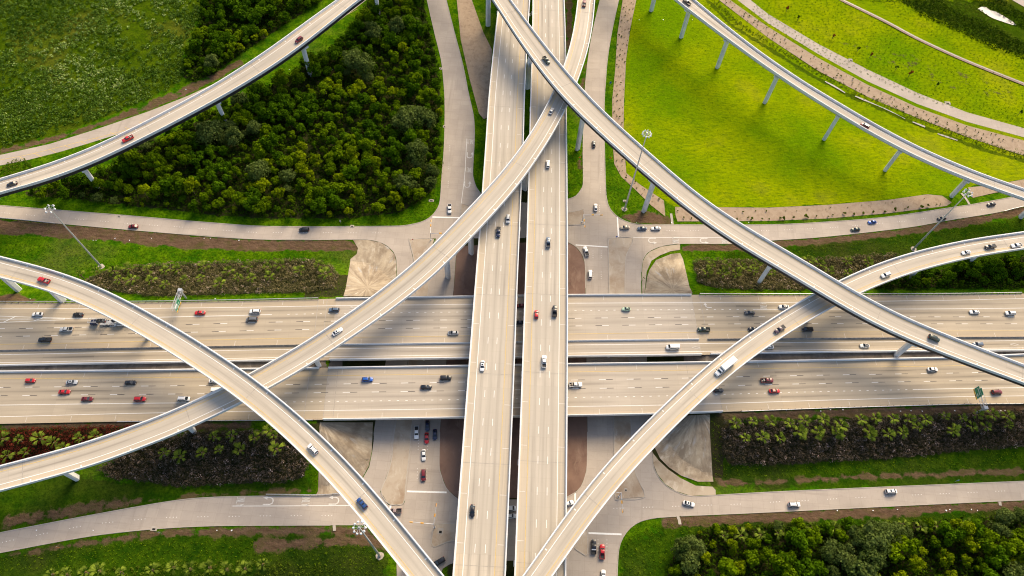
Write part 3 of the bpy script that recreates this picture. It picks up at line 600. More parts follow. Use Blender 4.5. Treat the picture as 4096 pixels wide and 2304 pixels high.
for E0, E1, a, b_ in ((EWH, EWL, -40, 1370), (EWH, EWL, 2735, 4140)):
    t0 = [p for p in E0 if a < p[0] < b_]; t1 = [p for p in E1 if a < p[0] < b_]; yi = lambda E, x: float(np.interp(x, [p[0] for p in E], [p[1] for p in E]))
    drape('median_ditch', [(a, yi(E0, a) + 3)] + [(p[0], p[1] + 3) for p in t0] + [(b_, yi(E0, b_) + 3), (b_, yi(E1, b_) + 6)] + [(p[0], p[1] + 6) for p in reversed(t1)] + [(a, yi(E1, a) + 6)], .12, M['medpav'], size=4)
for px in B_: drape('mulch_bed', px, .07, M['mulch'], size=6)
# pale drain and the pond at the top right
def ribbon_px(name, px, wd, z, m, kind='structure'):
    P = resample(catmull([un(p, 0)[:2] for p in px]), 3); t = np.gradient(P, axis=0); t /= np.hypot(*t.T)[:, None]; n = np.c_[t[:, 1], -t[:, 0]]
    wv = wd if hasattr(wd, '__len__') else [wd] * len(P)
    V = [(*(P[i] + n[i] * wv[i] * s / 2), z) for i in range(len(P)) for s in (-1, 1)]
    return tag(link(name, mesh(name, V, [(2 * i, 2 * i + 1, 2 * i + 3, 2 * i + 2) for i in range(len(P) - 1)]), None, [m]), kind=kind)
DR = [(3310, -30), (3366, 0), (3541, 86), (3676, 158), (3867, 245), (4096, 337), (4160, 362)]
ribbon_px('drain_channel', DR, 2.6, .16, plain('drain_concrete', (.25, .175, .14), .9, .2, .6))
mw, nt, bs = newmat('water'); bs.inputs['Base Color'].default_value = (.16, .15, .13, 1); bs.inputs['Roughness'].default_value = .35; bs.inputs['IOR'].default_value = 1.33; bs.inputs['Specular IOR Level'].default_value = .4
ribbon_px('drain_water', [(p[0] + 2, p[1] - 2) for p in DR], .9, .19, mw)
def wob(n, lo, hi): return [max(.1, lo + (hi - lo) * (.5 + .5 * math.sin(i * .9) * math.sin(i * .37 + 1))) for i in range(n)]
for seg in ([(3300, 326), (3345, 350), (3380, 372)], [(3420, 385), (3480, 410), (3560, 445), (3620, 476)], [(3650, 488), (3700, 508)], [(3750, 535), (3800, 552), (3830, 562)]):
    P = resample(catmull([un(p, 0)[:2] for p in seg]), 3); ribbon_px('ditch_water', seg, wob(len(P), .2, 1.3), .14, mw)
mp_, nt, bs = newmat('pale_pond_water'); bs.inputs['Base Color'].default_value = (.42, .40, .37, 1); bs.inputs['Roughness'].default_value = .3; bs.inputs['Specular IOR Level'].default_value = .3; bs.inputs['IOR'].default_value = 1.33
sheet('pond', [tuple(q) for q in catmull([un(p, 0)[:2] for p in [(3911, 36), (3926, 28), (3945, 30), (3960, 42), (3985, 48), (4032, 76), (4064, 98), (4050, 100), (4012, 88), (3968, 72), (3935, 52), (3911, 36)]], 1.5)][:-1], .16, mp_)
sheet('gravel_lot', upoly([(4030, -10), (4096, 28), (4200, 80), (4200, -60), (4010, -60)]), .12, M['street'])

# ------------------------------------------------------------------ the east-west highway
HW = {'U': Ribbon(EWN, EWB, zE), 'H': Ribbon(EWB, EWH, zE), 'S': Ribbon(EWL, EWS, zE)}
def tab(*fr): return lambda x: float(np.interp(x, [un((a, 1400), 8)[0] for a in (0, 1024, 2271, 3072, 4096)], fr))
UL = [tab(.12, .148, .184, .18, .12), tab(.35, .322, .345, .333, .335), tab(.546, .486, .515, .497, .53), tab(.706, .66, .68, .655, .69), tab(.866, .84, .849, .83, .845)]
SL = [tab(.144, .158, .16, .155, .195), tab(.31, .325, .32, .314, .352), tab(.47, .488, .487, .49, .515), tab(.65, .66, .657, .66, .68), tab(.875, .83, .826, .84, .845)]
def centres(L): return lambda x: [(a(x) + b(x)) / 2 for a, b in zip(L[:-1], L[1:])]
for key, nm, wr, sh, xa_, xb_ in (('U', 'highway_westbound', centres(UL), (.14, .85), XA_N[0] - 2, XB_N[0] + 2), ('H', 'highway_carpool_lane', lambda x: [.5], (.24, .78), XA_N[0] - 2, XB_N[0] + 2), ('S', 'highway_eastbound', centres(SL), (.155, .84), XA_S[0] - 2, XB_S[0] + 2)):
    R = HW[key]; ia, ib = R.rng(xa_, xb_)
    for i0, i1, mt in ((0, ia + 1, 'hwy'), (ia, ib, 'span'), (ib - 1, len(R.c), 'hwy')): tag(R.sheet(nm, M[mt], wr, sh, i0=i0, i1=i1), kind='structure')
def marks(name, parent=None): return MB()
XL = un((700, 1400), 8)[0]; XM1, XM2 = un((1128, 1260), 8)[0], un((3000, 1240), 8)[0]; BIG = 600
b = MB(); U = HW['U']
U.line(b, UL[0], .2); U.line(b, UL[1], .22, xa=-BIG, xb=XM1); U.line(b, UL[1], .22, xa=XM2, xb=BIG)
U.line(b, UL[1], .22, dash=(.95, 3.6), xa=XM1, xb=XM2)
for f in UL[2:4]:
    U.line(b, f, .2, dash=(3.05, 12.2), phase=3.05); U.line(b, f, .2, 2, dash=(3.05, 12.2))
U.line(b, UL[4], .18, 1)
xg = [un((a, 1270), 6)[0] for a in (-100, 270)]
g1 = lambda x: float(np.interp(x, xg, [.27, .335])); g2 = lambda x: float(np.interp(x, xg, [.44, .365]))
U.line(b, g1, .2, xa=-BIG, xb=xg[1]); U.line(b, g2, .2, xa=-BIG, xb=xg[1])
for sv in np.arange(U.s[0], U.near(xg[1], U.c[0][1])[0] - 8, 13.): 
    x = float(np.interp(sv, U.s, U.c[:, 0])); V = [U.pt(sv, f=g2(x), dz=.035), U.pt(sv + .6, f=g2(x), dz=.035), U.pt(sv + 5.2, f=g1(x), dz=.035), U.pt(sv + 4.6, f=g1(x), dz=.035)]; b.add(V, [(0, 1, 2, 3)])
HW['H'].line(b, .25, .2); HW['H'].line(b, .78, .2)
S_ = HW['S']; S_.line(b, SL[0], .18, 1)
for f in SL[1:3]:
    S_.line(b, f, .2, dash=(3.05, 12.2)); S_.line(b, f, .2, 2, dash=(3.05, 12.2), phase=3.05)
XS1, XS2 = un((1130, 1610), 8)[0], un((3630, 1560), 7)[0]
S_.line(b, SL[3], .22, xa=-BIG, xb=XS1); S_.line(b, SL[3], .22, dash=(.95, 3.6), xa=XS1, xb=XS2); S_.line(b, SL[3], .22, xa=XS2, xb=BIG)
S_.line(b, SL[4], .2)
for R, fr in ((U, (.03, .105)), (U, (.89, .97)), (S_, (.03, .115)), (S_, (.89, .97))):   # rows of buttons across the shoulders
    for sv in np.arange(R.s[0] + 5, R.s[-1], 18.3):
        for f in np.linspace(*fr, 6): R.cross(b, sv, f - .004, f + .004, .16)
for px, R in (((1268, 1265), U), ((1318, 1265), U), ((2765, 1270), U), ((2820, 1270), U), ((1230, 1590), S_), ((1288, 1590), S_), ((1355, 1590), S_), ((2755, 1550), S_), ((2885, 1560), S_)):
    sv = R.near(*R.place(px)[:2])[0]; R.cross(b, sv, .01, .99, .28, 3)
hm = tag(b.build('highway_lane_marking', [M['white'], M['yellow'], M['black'], M['joint']]), kind='structure')

# stroke lettering and arrows painted on roads (flat paint at its real place)
def strokes(b, px, u, v, polys, z, lift=.045):
    """px anchor; u, v world unit vectors (x of glyph, y of glyph) in metres"""
    kk = 0
    for st, wd in polys:
        for (x0, y0), (x1, y1) in zip(st[:-1], st[1:]):
            d = np.array([x1 - x0, y1 - y0], float); L = np.hypot(*d); 
            if L < 1e-6: continue
            n = np.array([-d[1], d[0]]) / L * wd / 2; V = []
            e = d / L * wd * .35
            for q in ((x0 - n[0] - e[0], y0 - n[1] - e[1]), (x0 + n[0] - e[0], y0 + n[1] - e[1]), (x1 + n[0] + e[0], y1 + n[1] + e[1]), (x1 - n[0] + e[0], y1 - n[1] + e[1])):
                P = px[:2] + u * q[0] + v * q[1]; V.append((P[0], P[1], z + lift + .004 * kk))
            kk += 1; b.add(V, [(0, 1, 2, 3)], 2)
def tri(b, px, u, v, pts, z, lift=.085): b.add([(*(px[:2] + u * x + v * y), z + lift) for x, y in pts], [tuple(range(len(pts)))], 2)
ONLY = [([(0, 0), (0, 2.4), (.55, 2.4), (.55, 0), (0, 0)], .16), ([(.85, 0), (.85, 2.4), (1.4, 0), (1.4, 2.4)], .16), ([(1.7, 2.4), (1.7, 0), (2.2, 0)], .16), ([(2.75, 0), (2.75, 1.2), (2.45, 2.4)], .16), ([(2.75, 1.2), (3.05, 2.4)], .16)]
UT = [([(.9, -.2), (.9, 1.5)] , .32), ([(.9, 1.5), (.6, 2.1), (0, 2.3), (-.6, 2.1), (-.9, 1.5), (-.9, .6)], .3)]
RT = [([(-.3, -1.2), (-.3, .2), (-.05, .7), (.5, .9)], .3)]
def basis(px_a, px_b, z):             # travel direction in the world from two pixels
    d = un(px_b, z)[:2] - un(px_a, z)[:2]; d /= np.hypot(*d); return d
b = MB()
def only(px, tr, z, k=1.0):            # readable for a driver moving along tr
    u = np.array([tr[1], -tr[0]]); strokes(b, un(px, z) - np.r_[u * 1.5 * k + tr * 1.2 * k, 0], u * k, tr * k, ONLY, z)
def uturn(px, tr, z, k=1.5):
    u = np.array([tr[1], -tr[0]]); P = un(px, z) - np.r_[tr * k * .9, 0]; strokes(b, P, u * k, tr * k, UT, z); tri(b, P, u * k, tr * k, [(-1.45, .7), (-.9, -.5), (-.35, .7)], z)
def turn(px, tr, z, side, k=1.3):
    u = np.array([tr[1], -tr[0]]) * side; P = un(px, z); strokes(b, P, u * k, tr * k, RT, z); tri(b, P, u * k, tr * k, [(.5, 1.6), (1.5, .95), (.5, .25)], z)
GRD = .055
for k, x, y in ((12, 1415, 972), (12, 1935, 972)): uturn(rc(k, x, y), basis((3000, 960), (2600, 958), 0), GRD)
for k, x, y in ((12, 1645, 972), (12, 2140, 972)): only(rc(k, x, y), basis((3000, 960), (2600, 958), 0), GRD, 1.25)
for k, x, y in ((31, 120, 695), (31, 780, 692)): uturn(rc(k, x, y), basis((1000, 2020), (1300, 2018), 0), GRD)
for k, x, y in ((31, 503, 692), (30, 2420, 696)): only(rc(k, x, y), basis((1000, 2020), (1300, 2018), 0), GRD, 1.25)
dS = basis((1880, 500), (1870, 700), 0)
for k, x, y in ((11, 2150, 110), (11, 2125, 405)): uturn(rc(k, x, y), dS, GRD)
for k, x, y in ((11, 2138, 262), (1, 2162, 1428)): only(rc(k, x, y), dS, GRD, 1.25)
for k, x, y, z in ((21, 345, 238, 8.5), (22, 1972, 188, 9)): turn(rc(k, x, y), np.array([-1., 0]), z, 1)
for k, x, y, z in ((21, 545, 1195, 8.8), (23, 1450, 1068, 6.3)): turn(rc(k, x, y), np.array([1., 0]), z, 1)
for k, x, y, z, s in ((21, 975, 225, 9, -1), (22, 2530, 185, 8.5, -1), (23, 833, 1088, 7.2, 1), (20, 2450, 1200, 8, 1)): only(rc(k, x, y), np.array([s * 1., 0]), z, 1.2)
for k, x, y, z in ((22, 1852, 600, 9), (23, 2478, 568, 5.6)):
    P = un(rc(k, x, y), z); strokes(b, P, np.array([1., 0]), np.array([0, 1.]), [([(-1.9, 0), (0, .5), (1.9, 0), (0, -.5), (-1.9, 0)], .14)], z)
# stop lines, lane lines of the streets
def pxline(b, pts, wd, z=GRD - .01, m=0, dash=None):
    P = np.array([un(p, 0)[:2] for p in pts]); P = resample(P, 1.0); s = arclen(P); a = 0
    segs = [(0, s[-1])] if dash is None else [(q, min(q + dash[0], s[-1])) for q in np.arange(0, s[-1], dash[1])]
    for q0, q1 in segs:
        n = max(1, int((q1 - q0) / 5)); V = []
        for i in range(n + 1):
            q = q0 + (q1 - q0) * i / n; x, y = np.interp(q, s, P[:, 0]), np.interp(q, s, P[:, 1]); j = min(len(P) - 2, int(q / s[-1] * (len(P) - 1))); d = P[j + 1] - P[j]; d /= np.hypot(*d)
            V += [(x - d[1] * wd / 2, y + d[0] * wd / 2, z), (x + d[1] * wd / 2, y - d[0] * wd / 2, z)]
        b.add(V, [(2 * i, 2 * i + 1, 2 * i + 3, 2 * i + 2) for i in range(n)], m)
def R2(k, *pts): return [rc(k, *p) for p in pts]
pxline(b, R2(11, (1775, 735), (2048, 742)), .7); pxline(b, R2(12, (1060, 738), (1072, 935)), .7); pxline(b, R2(12, (640, 1016), (963, 1036)), .6)
pxline(b, R2(31, (1518, 597), (1918, 608)), .7); pxline(b, R2(32, (770, 1017), (1102, 1030)), .7); pxline(b, R2(32, (636, 615), (635, 700)), .7); pxline(b, R2(31, (1355, 740), (1350, 775)), .7)
pxline(b, R2(11, (2118, 0), (2100, 330), (2065, 600)), .2); pxline(b, R2(1, (2122, 1395), (2119, 1449)), .2); pxline(b, R2(12, (1220, 940), (2200, 942)), .2)
pxline(b, R2(30, (2340, 745), (2576, 745)) + R2(31, (600, 742), (980, 740)), .22)
DOT = (.35, 1.25)
def dots(pts, gap=12.2, grp=4):
    P = np.array([un(p, 0)[:2] for p in pts]); P = resample(P, 1.0); s = arclen(P)
    for q in np.arange(1, s[-1] - 5, gap):
        for j in range(grp):
            qq = q + j * 1.3; x, y = np.interp(qq, s, P[:, 0]), np.interp(qq, s, P[:, 1]); b.add([(x - .14, y - .12, .05), (x + .14, y - .12, .05), (x + .14, y + .12, .05), (x - .14, y + .12, .05)], [(0, 1, 2, 3)])
dots(R2(10, (0, 690), (1300, 800), (2576, 890)) + R2(11, (600, 893), (1500, 895))); dots(R2(30, (0, 1115), (900, 930), (1600, 860), (2576, 845)) + R2(31, (1000, 838))); dots(R2(33, (0, 708), (1200, 645), (2576, 585))); dots(R2(32, (1000, 770), (2576, 715)))
dots(R2(12, (1300, 872), (2576, 872)) + R2(13, (600, 845), (1400, 775), (2300, 640))); dots(R2(12, (815, 1060), (815, 1449))); dots(R2(12, (897, 1060), (897, 1449))); dots(R2(12, (905, 60), (880, 700))); dots(R2(32, (865, 1060), (865, 1449))); dots(R2(32, (955, 1060), (955, 1449)))
dots(R2(31, (1635, 60), (1620, 560))); dots(R2(31, (1730, 60), (1715, 560))); dots(R2(11, (1950, 0), (1925, 600)))
pxline(b, [(0, 640), (111, 620), (238, 588), (400, 548), (560, 505), (660, 470)], .25, .05, 1)   # gore of the west side road
for p, q in (((80, 629), (103, 641)), ((138, 614), (166, 628)), ((200, 598), (224, 612)), ((258, 583), (286, 593)), ((320, 566), (346, 576)), ((380, 552), (406, 562)), ((440, 530), (470, 541)), ((500, 510), (522, 517)), ((555, 488), (575, 493)), ((610, 468), (625, 472))): pxline(b, [p, q], .25, .055, 1)
for p, q in (((1330, 95), (1370, 70)), ((1390, 58), (1430, 36))): pxline(b, [p, q], .22, .05, 1)
tag(b.build('road_marking', [M['white'], M['yellow'], plain('worn_road_paint', (.62, .59, .54), .7, .15, 2.0)]), kind='structure')

# ------------------------------------------------------------------ viaducts and flyovers
PAR = [(-.02, -.45), (-.02, 1.08), (.42, 1.1), (.5, .3), (.62, .03), (.62, -.45)]
def pier(parent, xy, z0, z1, tang, W, col=(2.7, 1.9), cap=None, off=0.0):
    """hammerhead bent: column with chamfered corners, cap as a sub-part"""
    cap = cap or W * .72; rz = math.atan2(tang[1], tang[0]); b = MB(); x, y = xy
    def oct_(wx, wy, c=.45):
        q = [(-wx / 2 + c, -wy / 2), (wx / 2 - c, -wy / 2), (wx / 2, -wy / 2 + c), (wx / 2, wy / 2 - c), (wx / 2 - c, wy / 2), (-wx / 2 + c, wy / 2), (-wx / 2, wy / 2 - c), (-wx / 2, -wy / 2 + c)]
        ca, sa = math.cos(rz), math.sin(rz); return [(x + p * ca - r * sa, y + p * sa + r * ca) for p, r in q]
    b.prism(oct_(col[1], col[0]), z0 - 1.0, z1 - 1.6)
    o = b.build('pier', [M['pier']], parent)
    b = MB(); ca, sa = math.cos(rz), math.sin(rz); sec = []
    ox = off
    for yy, zb in ((-cap / 2, -1.0), (-col[0] / 2, -1.9), (col[0] / 2, -1.9), (cap / 2, -1.0)):
        for xx in (-1.1, 1.1):
            for zz in (zb, -.02): sec.append((x + xx * ca - (yy + ox) * sa, y + xx * sa + (yy + ox) * ca, z1 + zz))
    F_ = []
    for i in range(3):
        a = i * 4; c = a + 4; F_ += [(a, c, c + 1, a + 1), (a + 2, a + 3, c + 3, c + 2), (a, a + 2, c + 2, c), (a + 1, c + 1, c + 3, a + 3)]
    F_ += [(0, 1, 3, 2), (12, 14, 15, 13)]
    b.add(sec, F_); b.build('pier_cap', [M['pier']], o); return o
RAMP_E = {
 'A': ([(1970, 0), (2048, 123), (2108, 215), (2219, 354), (2318, 465), (2445, 576), (2545, 659), (2684, 783), (2867, 926), (3072, 1047), (3243, 1152), (3470, 1287), (3668, 1375), (3867, 1454), (4096, 1536)],
       [(2042, 0), (2131, 119), (2302, 334), (2414, 445), (2547, 576), (2644, 663), (2763, 759), (2883, 850), (3002, 925), (3072, 966), (3271, 1077), (3390, 1152), (3549, 1245), (3748, 1327), (3947, 1406), (4096, 1462)]),
 'B': ([(0, 1865), (219, 1811), (398, 1754), (495, 1728), (676, 1649), (906, 1549), (1024, 1490), (1183, 1398), (1342, 1295), (1485, 1192), (1545, 1152), (1676, 1045), (1819, 890), (1930, 783), (2048, 640), (2096, 576), (2167, 469), (2219, 366), (2259, 246), (2287, 167), (2302, 80), (2310, 0)],
       [(0, 1965), (159, 1927), (302, 1885), (517, 1815), (725, 1728), (855, 1677), (974, 1605), (1076, 1557), (1243, 1458), (1422, 1343), (1581, 1228), (1680, 1152), (1819, 1025), (1938, 898), (2048, 775), (2120, 683), (2191, 576), (2263, 433), (2310, 334), (2342, 246), (2366, 139), (2380, 0)]),
 'C': ([(2700, 0), (2744, 35), (2883, 140), (3072, 275), (3271, 408), (3430, 503), (3537, 570), (3708, 648), (3867, 718), (4096, 798)],
       [(2775, 0), (2883, 91), (3072, 238), (3231, 344), (3470, 485), (3642, 576), (3827, 665), (4096, 759)]),
 'D': ([(0, 1113), (159, 1152), (318, 1208), (477, 1291), (636, 1387), (795, 1482), (954, 1597), (1024, 1643), (1117, 1728), (1263, 1871), (1422, 2046), (1541, 2201), (1628, 2304)],
       [(0, 1029), (199, 1075), (398, 1152), (596, 1248), (795, 1365), (954, 1470), (1024, 1518), (1123, 1597), (1272, 1728), (1422, 1875), (1620, 2110), (1775, 2304)]),
 'E': ([(4096, 934), (3986, 942), (3827, 970), (3668, 1005), (3509, 1053), (3358, 1120), (3267, 1168), (3072, 1283), (2923, 1383), (2764, 1518), (2545, 1728), (2366, 1919), (2267, 2050), (2092, 2304)],
       [(4096, 997), (3947, 1017), (3788, 1053), (3629, 1097), (3491, 1152), (3346, 1220), (3231, 1283), (3072, 1387), (2923, 1498), (2764, 1641), (2678, 1728), (2565, 1843), (2386, 2058), (2211, 2304)]),
 'G': ([(0, 719), (199, 663), (358, 600), (398, 576), (596, 489), (795, 382), (1024, 239), (1183, 123), (1356, 0)],
       [(0, 775), (239, 707), (398, 644), (541, 576), (716, 477), (914, 374), (1024, 308), (1183, 207), (1302, 111), (1437, 0)]),
 'NL': ([(1997, 0), (1990, 44), (1950, 437), (1943, 576), (1930, 735), (1918, 926), (1899, 1152), (1877, 1430), (1855, 1728), (1839, 1927), (1811, 2304)],
        [(2120, 0), (2114, 103), (2100, 358), (2095, 576), (2087, 731), (2078, 934), (2069, 1152), (2060, 1430), (2047, 1728), (2036, 2006), (2022, 2304)]),
 'NR': ([(2130, 0), (2129, 127), (2120, 437), (2114, 695), (2108, 894), (2099, 1152), (2088, 1470), (2079, 1728), (2068, 2006), (2057, 2304)],
        [(2257, 0), (2264, 223), (2267, 576), (2270, 900), (2271, 1152), (2270, 1450), (2268, 1728), (2265, 2205), (2263, 2304)])}
def prof(xs_, zs_, ax=0): return lambda x, y: float(np.interp((x, y)[ax], xs_, zs_))
ZF = {'A': prof([-30, 1, 30, 65, 118, 176, 260], [31, 32.3, 32, 31, 28.5, 26.5, 23]), 'B': lambda x, y: float(np.interp(x, [-260, -170, -127, -81, -44, -22, 3, 12], [17, 18.7, 19.5, 22, 24.5, 26, 26.5, 26.3])) if x < 8 or y < 230 else float(np.interp(y, [225, 260, 300, 360, 430], [26.5, 26, 24.5, 21, 17])),
      'C': prof([80, 110, 140, 167, 198, 231, 300], [23, 23.5, 23, 22, 19.5, 17, 12]), 'D': prof([-300, -229, -190, -60, 0], [21, 24, 26, 27, 26]),
      'E': prof([30, 60, 130, 180, 260, 330], [25, 24.5, 21.5, 20, 17, 14]), 'G': prof([-300, -212, -159, -121, -60], [17.5, 19.5, 22, 26, 29]),
      'NL': lambda x, y: 18.0, 'NR': lambda x, y: 18.0}
INFO = {  # steel = dark girders; yellow/white line fractions from L to R
 'A': ('flyover_ramp', 'highest flyover ramp, pale deck on dark girders, from top centre to the right edge', True, None, .85, .27, (.55,)),
 'B': ('flyover_ramp', 'flyover ramp rising diagonally from the lower left, over the viaducts, under the highest ramp', True, None, .22, .73, (.47,)),
 'C': ('flyover_ramp', 'single-lane pale flyover ramp on slender columns above the bright green field', False, None, .17, .72, (.45,)),
 'D': ('flyover_ramp', 'curved flyover ramp carrying a red pickup, sweeping from the left edge to the bottom centre', False, None, .19, .72, (.46,)),
 'E': ('flyover_ramp', 'curved flyover ramp with a white box truck, from right edge to bottom centre', False, None, .78, .29, (.55,)),
 'G': ('flyover_ramp', 'flyover ramp along the top left wood with dark girders and a white edge line', True, None, .83, .28, (.55,)),
 'NL': ('viaduct', 'left one of the two parallel concrete viaducts running north to south, southbound traffic', False, None, .79, .185, (.285, .485, .69)),
 'NR': ('viaduct', 'right one of the two parallel concrete viaducts running north to south, northbound traffic', False, None, .19, .81, (.29, .50, .705))}
RB = {}; ROOT = {}
for k, (L, R) in RAMP_E.items():
    rb = Ribbon(L, R, ZF[k], sm=9 if k[0] == 'N' else 11, ext=90); RB[k] = rb
    nm, lab, steel, _, yl, wl, wc = INFO[k]
    mid = rb.c[len(rb.c) // 2]; root = empty(nm); ROOT[k] = root
    tag(root, lab, 'viaduct' if nm == 'viaduct' else 'flyover', 'highway bridges of the interchange')
    sh = (min(yl, wl), max(yl, wl))
    rb.sheet('deck', M['deck'], lambda x, c=wc: list(c), sh, root, .32, .25)
    rb.sweep('parapet', PAR, [M['parapet'], M['trim']], root, -1, studs=(5.4, .99)); rb.sweep('parapet', PAR, [M['parapet'], M['trim']], root, 1, studs=(5.4, .99))
    g = M['steel'] if steel else M['girder']; dp = (3.1 if k != 'B' else 1.9) if steel else 2.1; gi = .55 if steel else 1.1
    rb.sweep('girder', [((-1, gi), -.46), ((1, -gi), -.46), ((1, -gi - .3), -dp), ((-1, gi + .3), -dp)], [g], root, 0)
    b = MB()
    rb.line(b, yl, .2, 1); rb.line(b, wl, .24)
    if nm == 'viaduct':
        for f in ((.388, .588) if k == 'NL' else (.40, .602)): rb.line(b, f, .2, dash=(3.05, 12.2), phase=2 if k == 'NL' else 6)
        for fr in ((.045, .15), (.83, .94)):
            for sv in np.arange(rb.s[0] + 8, rb.s[-1], 18.3):
                for f in np.linspace(*fr, 7): rb.cross(b, sv, f - .006, f + .006, .16)
        for sv in np.arange(rb.s[0] + 20, rb.s[-1], 38.0): rb.cross(b, sv, .02, .98, .16, 3)
    else:
        f0 = wl * .55 if wl < .5 else 1 - (1 - wl) * .45
        for sv in np.arange(rb.s[0] + 6, rb.s[-1], 18.0):
            for f in (f0 - .03, f0, f0 + .03): rb.cross(b, sv, f - .012, f + .012, .5)
        for sv in np.arange(rb.s[0] + 31, rb.s[-1], 62.0): rb.cross(b, sv, .05, .95, .3, 3)
    b.build('lane_marking', [M['white'], M['yellow'], M['black'], M['joint']], root)
def bent(k, px, bz=None, cap=None):
    rb = RB[k]; P = unT(px) if bz is None else un(px, bz); sv, z, t, dv = rb.near(P[0], P[1])
    if np.hypot(*dv) < 5.5: off = 0; xy = P[:2] + dv * .75
    else: xy = rb.pt(sv, f=.5)[:2]
    dp = (3.1 if k != 'B' else 1.9) if INFO[k][2] else 2.1
    pier(ROOT[k], xy, float(T(xy[0], xy[1])), z - dp, t, float(np.interp(sv, rb.s, rb.w)), cap=cap)
for k, px, bz in (('G', (1262, 308), None), ('G', (916, 500), None), ('G', (403, 755), None), ('A', (1956, 98), None), ('A', (2114, 360), None), ('A', (2312, 604), None), ('A', (2577, 850), None), ('A', (3022, 1142), None), ('A', (3577, 1428), None),
                  ('C', (2620, 38), None), ('C', (2732, 154), None), ('C', (2868, 270), None), ('C', (3066, 415), None), ('C', (3295, 556), None), ('C', (3543, 681), None), ('C', (3811, 787), None), ('C', (4083, 868), None),
                  ('B', (1879, 1019), None), ('B', (1288, 1464), None), ('B', (791, 1724), None), ('B', (302, 1915), None), ('B', (2100, 757), None), ('D', (70, 1158), None), ('D', (254, 1207), None), ('E', (3850, 1057), None)):
    bent(k, px, bz)
for k, svs in (('B', (.5,)), ('D', (.38, .55, .76)), ('E', (.30, .44, .58, .78))):
    for f in svs:
        rb = RB[k]; sv = rb.s[-1] * f; p = rb.pt(sv, f=.5); t = rb.near(p[0], p[1])[2]
        pier(ROOT[k], p[:2], float(T(p[0], p[1])), p[2] - 2.1, t, 10)
for k in ('NL', 'NR'):
    rb = RB[k]
    for sv in np.arange(20, rb.s[-1], 38.0):
        p = rb.pt(sv, f=.5); t = rb.near(p[0], p[1])[2]; zt = p[2] - 2.1
        for o in (-5, 5):
            q = rb.pt(sv, off=o); pier(ROOT[k], q[:2], min(0.0, float(T(q[0], q[1]))), zt, t, 10, (1.4, 1.4), 9.6)
# a column of a bridge whose deck lies beyond the top edge
t_ = empty('bridge_pier'); tag(t_, 'lone tall concrete bridge column standing among the trees at the top edge', 'bridge pier')
pier(t_, un((1517, 72), 0)[:2], 0, 24, (1, 0), 10)

# east-west overpass over the streets, two decks
def span(key, xa, xb, root, R, sides, name='girder'):
    i0, i1 = R.rng(xa, xb)
    R.sweep('girder', [((-1, .4), -.31), ((1, -.4), -.31), ((1, -.9), -1.7), ((-1, .9), -1.7)], [M['girder']], root, 0, i0, i1)
x0, x1 = XA_N[0] - 2, XB_N[0] + 2
PB = [(-.05, -.9), (-.05, .98), (.3, 1.0), (.38, .25), (.5, .02), (.5, -.9)]
o1 = empty('overpass_bridge'); tag(o1, 'upper highway overpass deck carrying westbound lanes and the carpool lane over the streets', 'bridge', 'highway bridges of the interchange')
span('U', x0, x1, o1, HW['U'], 0); span('H', x0, x1, o1, HW['H'], 0)
i0, i1 = HW['U'].rng(x0, x1); HW['U'].sweep('parapet', PB, [M['parapet']], o1, -1, i0, i1); i0, i1 = HW['H'].rng(x0, x1); HW['H'].sweep('parapet', PB, [M['parapet']], o1, 1, i0, i1)
o2 = empty('overpass_bridge'); tag(o2, 'lower highway overpass deck carrying eastbound lanes over the streets', 'bridge', 'highway bridges of the interchange')
span('S', XA_S[0] - 2, XB_S[0] + 2, o2, HW['S'], 0)
i0, i1 = HW['S'].rng(XA_S[0] - 2, XB_S[0] + 2); HW['S'].sweep('parapet', PB, [M['parapet']], o2, -1, i0, i1); HW['S'].sweep('parapet', PB, [M['parapet']], o2, 1, i0, i1)
for x in (-62, -38, -12, 22, 46):
    for R, o, offs in ((HW['U'], o1, (-7, 7)), (HW['H'], o1, (0,)), (HW['S'], o2, (-7.5, 0, 7.5))):
        i = np.abs(R.c[:, 0] - x).argmin()
        for q in offs:
            p = R.c[i] + R.n[i] * q; pier(o, p, -.3, R.z[i] - 1.7, R.t[i], 6, (1.2, 1.2), 5.5 if len(offs) > 1 else 4)
# barriers on the embankments
BAR = [(-.32, -.1), (-.32, .12), (-.12, .4), (-.08, .92), (.08, .92), (.12, .4), (.32, .12), (.32, -.1)]
def barrier(R, side, xa, xb, label, name='concrete_barrier', m='parapet', pr=None, cat='barrier'):
    i0, i1 = R.rng(xa, xb); o = R.sweep(name, pr or [(a + .1, z) for a, z in BAR], [M[m]], None, side, i0, i1)
    return tag(o, label, cat, 'highway barriers')
xW0, xE1 = HW['U'].c[0][0], HW['U'].c[-1][0]
MEDB = plain('stained_barrier_concrete', (.26, .24, .22), .85, .3, .8); M['medb'] = MEDB
barrier(HW['U'], 1, xW0, x0, 'long dark stained concrete barrier beside the carpool lane, west of the viaducts', m='medb')
barrier(HW['U'], 1, x0, x1, 'pale concrete barrier beside the carpool lane on the overpass deck')
barrier(HW['U'], 1, x1, xE1, 'long dark stained concrete barrier beside the carpool lane, east of the viaducts', m='medb')
barrier(HW['H'], 1, xW0, x0, 'white topped concrete wall on the south edge of the carpool lane, west of the overpass', pr=PAR)
barrier(HW['H'], 1, x1, xE1, 'white topped concrete wall on the south edge of the carpool lane, east of the overpass', pr=PAR)
barrier(HW['S'], -1, HW['S'].c[0][0], XA_S[0] - 2, 'pale concrete wall on the median edge of the eastbound lanes, west of the overpass', pr=PAR)
barrier(HW['S'], -1, XB_S[0] + 2, HW['S'].c[-1][0], 'pale concrete wall on the median edge of the eastbound lanes, east of the overpass', pr=PAR)
